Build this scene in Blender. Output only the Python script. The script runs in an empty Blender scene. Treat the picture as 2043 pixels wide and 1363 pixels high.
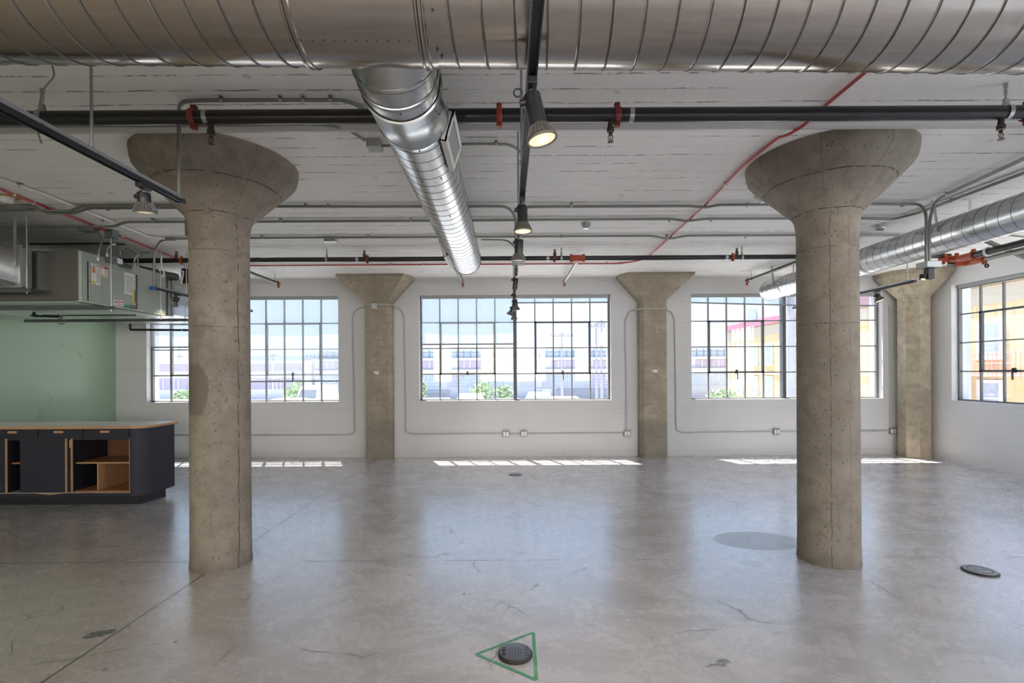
import bpy, bmesh, math, random
from mathutils import Vector, Matrix
random.seed(7)
R = math.radians
PI = math.pi
SC = bpy.context.scene
COL = SC.collection
F, CX, CY, CZ, ROLL = 982.0, 1013.0, 742.0, 1.6, 0.0058   # survey of the room: focal in px, vanishing point, eye height
YW, XL, XR, ZC = 9.28, -7.39, 7.72, 3.37                   # far wall, left wall, right wall, ceiling

# ---------------------------------------------------------------- survey helpers (pixel -> room metres on a known plane)
def uv(px, py):
    u, v = px - CX, CY - py
    return u*math.cos(ROLL)+v*math.sin(ROLL), v*math.cos(ROLL)-u*math.sin(ROLL)
def P(px, py, Y):
    u, v = uv(px, py); return Vector((u*Y/F, Y, CZ+v*Y/F))
def PZ(px, py, z):
    u, v = uv(px, py); Y = (z-CZ)*F/v; return Vector((u*Y/F, Y, z))
def PXP(px, py, X):
    u, v = uv(px, py); Y = X*F/u; return Vector((X, Y, CZ+v*Y/F))

# ---------------------------------------------------------------- materials
MATS = {}
class G:
    def __init__(s, name):
        s.m = bpy.data.materials.new(name); s.m.use_nodes = True
        s.t = s.m.node_tree; s.t.nodes.clear()
        s.out = s.t.nodes.new('ShaderNodeOutputMaterial')
        MATS[name] = s.m
    def n(s, typ, **kw):
        nd = s.t.nodes.new(typ)
        for k, v in kw.items():
            if k.startswith('_'): setattr(nd, k[1:], v)
        return nd
    def l(s, a, b): s.t.links.new(a, b)
    def val(s, sock, v):
        if hasattr(v, 'is_linked') or isinstance(v, bpy.types.NodeSocket): s.l(v, sock)
        else: sock.default_value = v
    def coord(s, kind='Object'):
        return s.n('ShaderNodeTexCoord').outputs[kind]
    def mapping(s, vec, scale=(1,1,1), loc=(0,0,0), rot=(0,0,0)):
        m = s.n('ShaderNodeMapping'); s.l(vec, m.inputs[0])
        m.inputs['Scale'].default_value = scale; m.inputs['Location'].default_value = loc; m.inputs['Rotation'].default_value = rot
        return m.outputs[0]
    def noise(s, vec, scale, detail=4, rough=.55, dist=0.0):
        n = s.n('ShaderNodeTexNoise'); s.l(vec, n.inputs['Vector'])
        n.inputs['Scale'].default_value = scale; n.inputs['Detail'].default_value = detail
        n.inputs['Roughness'].default_value = rough; n.inputs['Distortion'].default_value = dist
        return n.outputs['Fac']
    def voro(s, vec, scale, feat='F1'):
        n = s.n('ShaderNodeTexVoronoi'); n.feature = feat; s.l(vec, n.inputs['Vector']); n.inputs['Scale'].default_value = scale
        return n.outputs['Distance']
    def vorocol(s, vec, scale):
        n = s.n('ShaderNodeTexVoronoi'); s.l(vec, n.inputs['Vector']); n.inputs['Scale'].default_value = scale
        return n.outputs['Color']
    def math(s, op, a, b=0.0, c=None, clamp=False):
        n = s.n('ShaderNodeMath'); n.operation = op; n.use_clamp = clamp
        s.val(n.inputs[0], a); s.val(n.inputs[1], b)
        if c is not None: s.val(n.inputs[2], c)
        return n.outputs[0]
    def ss(s, x, lo, hi, a=0.0, b=1.0):      # smooth map range
        n = s.n('ShaderNodeMapRange'); n.interpolation_type = 'SMOOTHSTEP'
        s.val(n.inputs[0], x); n.inputs[1].default_value = lo; n.inputs[2].default_value = hi
        n.inputs[3].default_value = a; n.inputs[4].default_value = b
        return n.outputs[0]
    def mix(s, f, a, b):
        n = s.n('ShaderNodeMix'); n.data_type = 'RGBA'
        s.val(n.inputs[0], f)
        for sk, v in ((n.inputs[6], a), (n.inputs[7], b)):
            if isinstance(v, tuple): sk.default_value = (*v[:3], 1)
            else: s.l(v, sk)
        return n.outputs[2]
    def xyz(s, vec):
        n = s.n('ShaderNodeSeparateXYZ'); s.l(vec, n.inputs[0]); return n.outputs
    def bump(s, h, strength=.3, dist=.01, normal=None):
        n = s.n('ShaderNodeBump'); n.inputs['Strength'].default_value = strength; n.inputs['Distance'].default_value = dist
        s.l(h, n.inputs['Height'])
        if normal is not None: s.l(normal, n.inputs['Normal'])
        return n.outputs[0]
    def bsdf(s, color, rough=.5, metal=0.0, normal=None, spec=.5, coat=0.0, emis=None, es=0.0):
        b = s.n('ShaderNodeBsdfPrincipled')
        if isinstance(color, tuple): b.inputs['Base Color'].default_value = (*color[:3], 1)
        else: s.l(color, b.inputs['Base Color'])
        s.val(b.inputs['Roughness'], rough); s.val(b.inputs['Metallic'], metal)
        b.inputs['Specular IOR Level'].default_value = spec
        b.inputs['Coat Weight'].default_value = coat
        if normal is not None: s.l(normal, b.inputs['Normal'])
        if emis: b.inputs['Emission Color'].default_value = (*emis, 1); b.inputs['Emission Strength'].default_value = es
        s.l(b.outputs[0], s.out.inputs[0]); return b

def simple(name, c, rough=.5, metal=0., var=.08, scale=12., bump=0., spec=.5):
    g = G(name); co = g.coord(); nz = g.noise(co, scale, 5)
    lo = tuple(max(0, x*(1-var)) for x in c); hi = tuple(min(1, x*(1+var)) for x in c)
    col = g.mix(nz, lo, hi)
    nrm = g.bump(g.noise(co, scale*5, 3), bump, .004) if bump else None
    rr = g.ss(nz, .3, .7, max(.02, rough-.03), min(1, rough+.03))
    g.bsdf(col, rr, metal, nrm, spec); return g.m

def emit(name, c, s):
    g = G(name); g.bsdf((.8,.8,.8), .4, emis=c, es=s); return g.m

# concrete of the columns
def concrete(name, base, kind=None, cx=0, cy=0):
    g = G(name); co = g.coord('Object'); geo = g.n('ShaderNodeNewGeometry').outputs['Position']
    x, y, z = g.xyz(geo)[:3]
    big = g.noise(geo, 2.2, 5, .6); mid = g.noise(geo, 9, 6, .65); fine = g.noise(geo, 70, 4, .6)
    b = Vector(base)
    c = g.mix(g.ss(big, .3, .7), tuple(b*.80), tuple(b*1.14))
    c = g.mix(g.math('MULTIPLY', g.ss(mid, .42, .68), .75), c, tuple(b*Vector((.70,.68,.64))))
    c = g.mix(g.math('MULTIPLY', g.ss(fine, .55, .75), .35), c, tuple(b*1.35))
    # bug holes: only some cells carry one
    v = g.voro(geo, 26); cl = g.xyz(g.vorocol(geo, 26))[0]
    hole = g.math('MULTIPLY', g.ss(v, .10, .19, 1, 0), g.math('GREATER_THAN', cl, .45))
    v2 = g.voro(geo, 75); cl2 = g.xyz(g.vorocol(geo, 75))[1]
    clump = g.ss(g.noise(geo, 3.1, 3), .46, .62)
    hole2 = g.math('MULTIPLY', g.math('MULTIPLY', g.ss(v2, .14, .25, 1, 0), g.math('GREATER_THAN', cl2, .5)), clump)
    holes = g.math('MAXIMUM', hole, hole2)
    c = g.mix(g.math('MULTIPLY', holes, .72), c, (.05,.045,.04))
    lines = None
    def add(m):
        nonlocal lines
        lines = m if lines is None else g.math('MAXIMUM', lines, m)
    if kind in ('left', 'right'):
        wob = g.math('MULTIPLY', g.math('SUBTRACT', g.noise(geo, 5, 4), .5), .02)
        brk = g.ss(g.noise(geo, 16, 3), .36, .5)
        seams = [(.205, .0024)] if kind == 'left' else [(-.105, .0024), (.035, .0018)]
        front = g.math('LESS_THAN', y, cy)
        low = g.math('LESS_THAN', z, 2.88)
        for dx, w in seams:
            d = g.math('ABSOLUTE', g.math('SUBTRACT', g.math('ADD', x, wob), cx+dx))
            add(g.math('MULTIPLY', g.math('MULTIPLY', g.math('MULTIPLY', g.ss(d, w*.4, w, 1, 0), front), brk), low))
        for zz in (2.90, 1.98, 2.60, 3.13):
            d = g.math('ABSOLUTE', g.math('SUBTRACT', g.math('ADD', z, wob), zz))
            add(g.math('MULTIPLY', g.ss(d, .0015, .005, .55 if zz < 2.8 else .9, 0), brk))
        # radial board joints of the capital
        ang = g.math('ARCTAN2', g.math('SUBTRACT', y, cy), g.math('SUBTRACT', x, cx))
        fr = g.math('ABSOLUTE', g.math('SUBTRACT', g.math('FRACT', g.math('ADD', g.math('MULTIPLY', ang, 4/PI), .3)), .5))
        add(g.math('MULTIPLY', g.math('MULTIPLY', g.ss(fr, .0, .010, .6, 0), g.math('GREATER_THAN', z, 2.9)), brk))
        base_dark = g.ss(z, .0, .10, .5, 0)  # column concrete gets darker towards the floor
        c = g.mix(base_dark, c, tuple(b*.42))
        if kind == 'left':
            dx = g.math('DIVIDE', g.math('SUBTRACT', x, -2.52), .125); dz = g.math('DIVIDE', g.math('SUBTRACT', z, 1.47), .225)
            r2 = g.math('ADD', g.math('MULTIPLY', dx, dx), g.math('MULTIPLY', dz, dz))
            r2 = g.math('ADD', r2, g.math('MULTIPLY', g.math('SUBTRACT', g.noise(geo, 11, 6, .7), .5), 1.9))
            st = g.math('MULTIPLY', g.ss(r2, .85, 1.05, 1, 0), front)
            c = g.mix(g.math('MULTIPLY', st, .75), c, (.135,.115,.095))
    if kind == 'board':
        wob = g.math('MULTIPLY', g.math('SUBTRACT', g.noise(geo, 6, 4), .5), .015)
        fr = g.math('ABSOLUTE', g.math('SUBTRACT', g.math('FRACT', g.math('DIVIDE', g.math('ADD', z, wob), .152)), .5))
        add(g.math('MULTIPLY', g.math('MULTIPLY', g.ss(fr, .0, .03, .8, 0), g.ss(g.noise(geo, 12, 3), .42, .55)), g.math('LESS_THAN', z, 2.88)))
        brd = g.xyz(g.vorocol(g.mapping(geo, (.01, .01, 6.6)), 1))[0]
        c = g.mix(g.math('MULTIPLY', brd, .35), c, tuple(b*.7))
        zlow = g.ss(z, .55, .85, .5, 0)
        c = g.mix(zlow, c, (.16,.15,.13))
    if lines is not None: c = g.mix(lines, c, (.07,.06,.05))
    h = g.math('SUBTRACT', g.math('MULTIPLY', fine, .35), holes)
    if lines is not None: h = g.math('SUBTRACT', h, lines)
    g.bsdf(c, .82, 0, g.bump(h, .5, .006), .3); return g.m

# white painted board-marked surfaces
def painted(name, base, axis, pitch, strength, crack=.7, dirt=0.12, off=0., endjoint=False):
    g = G(name); geo = g.n('ShaderNodeNewGeometry').outputs['Position']; c3 = g.xyz(geo)
    b = Vector(base)
    big = g.noise(geo, 1.1, 5, .6)
    if axis == 'y': sv = g.mapping(geo, (.6, 7, 1)); a = c3[1]
    else: sv = g.mapping(geo, (.7, .7, 7)); a = c3[2]
    streak = g.noise(sv, 1.6, 6, .65)
    c = g.mix(g.ss(big, .3, .7), tuple(b*(1-dirt*.6)), tuple(b))
    c = g.mix(g.math('MULTIPLY', g.ss(streak, .5, .78), dirt*3), c, tuple(b*.72))
    wob = g.math('MULTIPLY', g.math('SUBTRACT', g.noise(g.mapping(geo, (.6,.6,.6)), 2.2, 6, .75), .5), .05)
    t = g.math('DIVIDE', g.math('ADD', g.math('ADD', a, wob), off), pitch)
    fr = g.math('ABSOLUTE', g.math('SUBTRACT', g.math('FRACT', t), .5))
    row = g.math('FLOOR', t)
    cmb = g.n('ShaderNodeCombineXYZ'); g.l(c3[0], cmb.inputs[0]); g.l(g.math('MULTIPLY', row, 3.7), cmb.inputs[1]); g.l(c3[1] if axis != 'y' else row, cmb.inputs[2])
    pres = g.noise(cmb.outputs[0], .9, 3, .6)
    pres2 = g.noise(g.mapping(geo, (9, 9, 9)), 1.0, 3, .7)
    line = g.math('MULTIPLY', g.math('MULTIPLY', g.ss(fr, .0, (.009 if axis == 'y' else .003)/pitch, 1, 0), g.ss(pres, .44, .54)), g.ss(pres2, .46, .55))
    soft = g.math('MULTIPLY', g.ss(fr, .0, .014/pitch, 1, 0), g.ss(pres, .35, .6))
    c = g.mix(g.math('MULTIPLY', soft, (.16 if axis == 'y' else .12)*crack), c, tuple(b*.45))
    c = g.mix(g.math('MULTIPLY', line, crack), c, tuple(b*.20))
    # chips and knots
    v = g.voro(geo, 2.6); cl = g.xyz(g.vorocol(geo, 2.6))[0]
    vv = g.math('ADD', v, g.math('MULTIPLY', g.math('SUBTRACT', g.noise(geo, 30, 4), .5), .12))
    chip = g.math('MULTIPLY', g.ss(vv, .05, .075, 1, 0), g.math('GREATER_THAN', cl, .55))
    c = g.mix(g.math('MULTIPLY', chip, .45*crack), c, tuple(b*.35))
    h = g.math('SUBTRACT', g.math('MULTIPLY', streak, .5), g.math('ADD', g.math('MULTIPLY', soft, .6), line))
    h = g.math('ADD', h, g.math('MULTIPLY', g.noise(geo, 25, 4), .25))
    g.bsdf(c, .62, 0, g.bump(h, strength, .008), .35); return g.m

def floor_mat():
    g = G('polished concrete floor'); geo = g.n('ShaderNodeNewGeometry').outputs['Position']; x, y, z = g.xyz(geo)[:3]
    big = g.noise(geo, .45, 5, .6, .6); mid = g.noise(g.mapping(geo, (1,1.6,1), rot=(0,0,.5)), 1.7, 9, .72, .8); fine = g.noise(geo, 22, 6, .7)
    c = g.mix(g.ss(big, .35, .68), (.45,.435,.46), (.59,.572,.605))
    c = g.mix(g.math('MULTIPLY', g.ss(mid, .42, .64), .5), c, (.66,.645,.68))
    c = g.mix(g.math('MULTIPLY', g.ss(mid, .52, .30), .5), c, (.33,.325,.33))
    c = g.mix(g.math('MULTIPLY', g.ss(fine, .35, .75), .10), c, (.66,.65,.63))
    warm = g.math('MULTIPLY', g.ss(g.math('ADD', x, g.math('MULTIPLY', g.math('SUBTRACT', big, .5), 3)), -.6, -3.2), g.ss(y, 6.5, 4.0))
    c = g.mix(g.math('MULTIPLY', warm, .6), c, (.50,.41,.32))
    ln = None
    for a, w, s0 in ((g.math('ADD', x, 2.43), .011, 1.), (g.math('SUBTRACT', x, 2.73), .009, .0), (g.math('SUBTRACT', y, 4.18), .012, .0)):
        wob = g.math('MULTIPLY', g.math('SUBTRACT', g.noise(geo, 1.2, 3), .5), .012)
        m = g.ss(g.math('ABSOLUTE', g.math('ADD', a, wob)), w*.35, w, .9, 0)
        if s0 == 0.: m = g.math('MULTIPLY', m, g.math('MAXIMUM', g.ss(g.noise(geo, 1.6, 4), .44, .60), g.ss(x, -2.3, -2.9)))
        ln = m if ln is None else g.math('MAXIMUM', ln, m)
    # hairline cracks
    dv = g.n('ShaderNodeTexVoronoi'); dv.feature = 'DISTANCE_TO_EDGE'
    warp = g.n('ShaderNodeMixRGB'); warp.blend_type = 'LINEAR_LIGHT'; warp.inputs[0].default_value = .12
    nn = g.n('ShaderNodeTexNoise'); g.l(geo, nn.inputs['Vector']); nn.inputs['Scale'].default_value = 2.5; nn.inputs['Detail'].default_value = 6
    g.l(geo, warp.inputs[1]); g.l(nn.outputs['Color'], warp.inputs[2]); g.l(warp.outputs[0], dv.inputs['Vector']); dv.inputs['Scale'].default_value = .9
    crk = g.math('MULTIPLY', g.ss(dv.outputs['Distance'], .0, .007, 1, 0), g.ss(g.noise(geo, 2.3, 4), .50, .58))
    ln = g.math('MAXIMUM', ln, g.math('MULTIPLY', crk, .8))
    # small chips
    vc = g.voro(geo, 4.2); cc = g.xyz(g.vorocol(geo, 4.2))[0]
    vv = g.math('ADD', vc, g.math('MULTIPLY', g.math('SUBTRACT', g.noise(geo, 45, 4), .5), .09))
    chip = g.math('MULTIPLY', g.ss(vv, .050, .068, 1, 0), g.math('GREATER_THAN', cc, .55))
    ln = g.math('MAXIMUM', ln, g.math('MULTIPLY', chip, .75))
    # patches with a shape of their own: grey filler at lower left, round stain beside the right column
    def blob(cx, cy, rx, ry, amp, sc, rot=0.):
        xx = g.math('SUBTRACT', x, cx); yy = g.math('SUBTRACT', y, cy)
        a = g.math('ADD', g.math('MULTIPLY', xx, math.cos(rot)), g.math('MULTIPLY', yy, math.sin(rot)))
        b = g.math('SUBTRACT', g.math('MULTIPLY', yy, math.cos(rot)), g.math('MULTIPLY', xx, math.sin(rot)))
        a = g.math('DIVIDE', a, rx); b = g.math('DIVIDE', b, ry)
        r2 = g.math('ADD', g.math('MULTIPLY', a, a), g.math('MULTIPLY', b, b))
        r2 = g.math('ADD', r2, g.math('MULTIPLY', g.math('SUBTRACT', g.noise(geo, sc, 4), .5), amp))
        return g.ss(r2, .9, 1.0, 1, 0)
    c = g.mix(g.math('MULTIPLY', blob(-2.53, 3.03, .085, .045, 1.6, 16, .5), .95), c, (.13,.125,.125))
    st = blob(2.33, 4.63, .40, .26, .25, 5)
    c = g.mix(g.math('MULTIPLY', st, .8), c, (.27,.268,.26))
    c = g.mix(g.math('MULTIPLY', blob(2.02, 4.08, .10, .07, .6, 12), .4), c, (.2,.19,.18))
    edge = g.ss(y, 8.95, 9.25, 0, .55)
    c = g.mix(edge, c, (.26,.215,.16))
    c = g.mix(ln, c, (.055,.05,.045))
    rough = g.math('ADD', g.ss(mid, .3, .7, .20, .30), g.math('MULTIPLY', g.ss(fine, .4, .7), .06))
    rough = g.math('ADD', rough, g.math('MULTIPLY', g.math('MAXIMUM', st, ln), .25), clamp=True)
    h = g.math('MULTIPLY', g.noise(geo, 1.3, 2, .4), .8)
    g.bsdf(c, rough, 0, g.bump(h, .05, .006), .9, coat=1.0).inputs['Coat Roughness'].default_value = .25; return g.m

def galv(name, base=(.56,.575,.58), r0=.22, r1=.30, sp=45):
    g = G(name); co = g.coord(); nz = g.noise(co, 3.0, 3, .5)
    sp1 = g.xyz(g.vorocol(co, sp))[0]; cloud = g.noise(co, 7, 6, .7)
    b = Vector(base)
    c = g.mix(g.math('MULTIPLY', sp1, .35), tuple(b*.95), tuple(b*1.05))
    c = g.mix(g.ss(cloud, .45, .75, 0, .35), c, tuple(b*.78))
    rr = g.ss(nz, .3, .7, r0, r1)
    g.bsdf(c, rr, 1.0, g.bump(g.noise(co, 1.6, 1, .3), .03, .03)); return g.m

def glass_mat(name='window glass', tint=(.96,.98,1.0), refl=.06):
    g = G(name)
    tr = g.n('ShaderNodeBsdfTransparent'); tr.inputs[0].default_value = (*tint, 1)
    gl = g.n('ShaderNodeBsdfGlossy'); gl.inputs[0].default_value = (1,1,1,1); gl.inputs['Roughness'].default_value = .03
    lw = g.n('ShaderNodeLayerWeight'); lw.inputs[0].default_value = .25
    f = g.math('ADD', g.math('MULTIPLY', lw.outputs['Facing'], refl*2), refl*.5, clamp=True)
    mx = g.n('ShaderNodeMixShader'); g.l(f, mx.inputs[0]); g.l(tr.outputs[0], mx.inputs[1]); g.l(gl.outputs[0], mx.inputs[2])
    g.l(mx.outputs[0], g.out.inputs[0]); return g.m
def screen_mat():
    g = G('solar screen fabric')
    tr = g.n('ShaderNodeBsdfTransparent'); tr.inputs[0].default_value = (1,1,1,1)
    tl = g.n('ShaderNodeBsdfTranslucent'); tl.inputs[0].default_value = (.30,.33,.37,1)
    df = g.n('ShaderNodeBsdfDiffuse'); df.inputs[0].default_value = (.45,.49,.54,1)
    m1 = g.n('ShaderNodeMixShader'); m1.inputs[0].default_value = .65; g.l(df.outputs[0], m1.inputs[1]); g.l(tl.outputs[0], m1.inputs[2])
    m2 = g.n('ShaderNodeMixShader'); m2.inputs[0].default_value = .52; g.l(tr.outputs[0], m2.inputs[1]); g.l(m1.outputs[0], m2.inputs[2])
    g.l(m2.outputs[0], g.out.inputs[0]); return g.m

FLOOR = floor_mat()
CEIL = painted('painted board marked ceiling', (.89,.87,.83), 'y', .158, .8, .95, .13)
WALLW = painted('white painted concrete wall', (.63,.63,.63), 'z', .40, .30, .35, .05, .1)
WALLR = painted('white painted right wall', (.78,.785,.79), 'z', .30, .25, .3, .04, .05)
GREEN = simple('sage green wall paint', (.30,.42,.30), .30, 0, .03, 2., .05)
CONC_L = concrete('concrete of the left column', (.275,.238,.195), 'left', -2.43, 4.165)
CONC_R = concrete('concrete of the right column', (.265,.232,.192), 'right', 2.705, 4.165)
CONC_P = concrete('board marked concrete pilaster', (.37,.32,.25), 'board')
CONC_C = concrete('concrete of the corner column', (.40,.345,.26), None)
GALV = galv('galvanised duct steel')
GALVT = galv('galvanised trunk steel', (.40,.365,.325), .14, .20)  # brown reflection of the room behind put into the metal colour
SEAM = simple('dark lock seam', (.10,.10,.098), .45, .6, .1, 9)  # crease shadow beside the ridges put into the seam colour
GALVD = galv('galvanised duct steel dull', (.42,.43,.43), .35, .5)
GALVR = galv('galvanised seam steel', (.25,.24,.23), .30, .4)
STEEL = simple('zinc plated steel', (.42,.43,.42), .38, .9, .12, 20)
EMT = simple('grey conduit steel', (.24,.245,.23), .42, .75, .1, 9)
EMTW = simple('grey painted wall conduit', (.42,.43,.41), .5, .2, .06, 9)
WCOND = simple('white painted conduit', (.72,.71,.68), .4, 0, .06, 9)
BLACK = simple('black painted pipe', (.012,.011,.013), .30, 0, .1, 1.5, 0, .5)
DARK = simple('black plastic', (.018,.018,.020), .38, 0, .2, 20)
TRACK = simple('dark track rail metal', (.022,.023,.028), .32, .2, .1, 2)
TRACKE = simple('pale rail edge metal', (.36,.38,.41), .3, .7, .1, 20)
RED = simple('red painted conduit', (.42,.035,.035), .38, 0, .12, 9)
ORANGE = simple('orange red coupling paint', (.36,.055,.02), .45, 0, .22, 30, .1)
REDC = simple('dark red coupling paint', (.20,.022,.015), .4, 0, .2, 30, .1)
BRASS = simple('dark bronze fitting', (.10,.075,.06), .4, .7, .2, 30)
ALU = simple('grey cast lamp shell', (.17,.165,.15), .5, .3, .08, 30)
LAMPON = emit('warm lamp lens', (1.0,.62,.30), .75)
LAMPHOT = emit('warm lamp core', (1.0,.80,.52), 3.2)
LAMPPALE = emit('pale lamp lens', (1.0,.93,.85), .35)
WFRAME = simple('grey steel window frame', (.165,.165,.165), .5, .1, .18, 20, .1)
WFRAMEO = simple('olive steel vent frame', (.22,.205,.155), .5, .1, .2, 20, .1)
WPOST = simple('dark grey steel mullion', (.075,.08,.09), .45, .2, .15, 10)
GLASS = glass_mat(); SCREEN = screen_mat()
SBAR = simple('grey shade rail', (.22,.24,.26), .5, 0, .08, 10)
HEADBOX = simple('grey shade box', (.36,.375,.38), .5, 0, .08, 10)
AHU = simple('grey green equipment paint', (.33,.37,.33), .42, .1, .05, 3)
AHUF = simple('dull olive equipment paint', (.115,.115,.10), .5, .1, .10, 3)
AHUL = simple('pale green equipment edge', (.50,.56,.49), .42, .1, .05, 3)
PAPER = simple('white label paper', (.72,.72,.70), .6, 0, .12, 60)
YEL = simple('yellow label ink', (.72,.52,.02), .5, 0, .1, 30)
LORG = simple('orange label ink', (.62,.22,.10), .5, 0, .1, 30)
LGRN = simple('green label', (.02,.30,.13), .5, 0, .1, 30)
LRED = simple('red label ink', (.45,.06,.05), .5, 0, .1, 30)
LGREY = simple('grey label ink', (.12,.125,.13), .5, 0, .1, 30)
BLUE = simple('blue junction plastic', (.02,.09,.32), .5, 0, .1, 30)
FELT = simple('charcoal blue laminate', (.026,.027,.040), .62, 0, .95, 70, .15, .35)
KICK = simple('black plinth board', (.012,.013,.020), .5, 0, .3, 30)
def wood_mat():
    g = G('orange plywood'); co = g.coord(); s = g.noise(g.mapping(co, (1,1,14)), 3, 5, .6)
    c = g.mix(s, (.30,.13,.055), (.44,.21,.095)); g.bsdf(c, .5, 0, None, .4); return g.m
WOOD = wood_mat()
WOODD = simple('shaded plywood', (.13,.055,.025), .55, 0, .25, 6)  # plywood copy with the compartment shade put into its colour
WOODE = simple('pale plywood edge', (.46,.27,.14), .5, 0, .15, 40)
TOPW = simple('pale counter laminate', (.86,.80,.73), .42, 0, .03, 5)
TRAYW = simple('grey sliding rail', (.42,.37,.33), .5, 0, .05, 5)
PLASTW = simple('white plastic', (.74,.74,.72), .4, 0, .04, 10)
DISC = simple('blue grey cast cover', (.16,.17,.19), .38, .5, .2, 60, .2)
DISCB = simple('dark cover rim', (.045,.04,.04), .4, .4, .2, 40)
def tape_mat():
    g = G('green masking tape'); geo = g.n('ShaderNodeNewGeometry').outputs['Position']
    n1 = g.noise(geo, 9, 4); n2 = g.noise(geo, 38, 5, .7)
    c = g.mix(g.ss(n1, .4, .62), (.10,.36,.20), (.17,.47,.30))
    c = g.mix(g.ss(n2, .62, .70), c, (.03,.10,.06)); g.bsdf(c, .6); return g.m
TAPE = tape_mat()
# outside; some tones paled to put hazy overexposure into the colour
ASPH = simple('pale asphalt', (.58,.57,.55), .9, 0, .12, 2)
FACW = simple('pale render', (.62,.62,.67), .8, 0, .06, 1.)
FACG = simple('bluish glazing', (.34,.38,.48), .4, 0, .3, 3.)
FACP = simple('mauve window glass', (.34,.30,.42), .4, 0, .15, 1.2)
FACL = simple('light blue louvre', (.50,.58,.68), .6, 0, .08, 1.)
ROOFW = simple('white roof edge', (.62,.63,.66), .7, 0, .04, 1.)
YELB = simple('yellow render', (.47,.375,.215), .85, 0, .08, .8)
CORN = simple('rose red cornice', (.33,.13,.19), .7, 0, .1, 2.)
PINKW = simple('pink grey parapet render', (.42,.33,.37), .8, 0, .1, 1.)
BAND = simple('grey beige band', (.38,.34,.27), .8, 0, .08, 1.)
WINW = simple('white window trim', (.50,.51,.54), .6, 0, .03, 3.)
WING = simple('grey blue window glass', (.26,.31,.38), .3, 0, .25, 4.)
FIREE = simple('salmon fire escape paint', (.50,.25,.21), .6, 0, .1, 4.)
POLE = simple('weathered pole timber', (.33,.32,.36), .8, 0, .1, 3.)
CARW = simple('white car paint', (.60,.61,.64), .25, 0, .02, 3.)
CARG = simple('car window glass', (.15,.17,.20), .15, 0, .1, 3.)
TYRE = simple('tyre rubber', (.03,.03,.03), .8, 0, .1, 10.)
LEAF = simple('hazy green foliage', (.33,.42,.26), .7, 0, .4, 4.)
BARK = simple('brown bark', (.20,.15,.11), .9, 0, .2, 10.)
VEH = simple('grey building base', (.48,.49,.55), .8, 0, .08, 2.)

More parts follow.
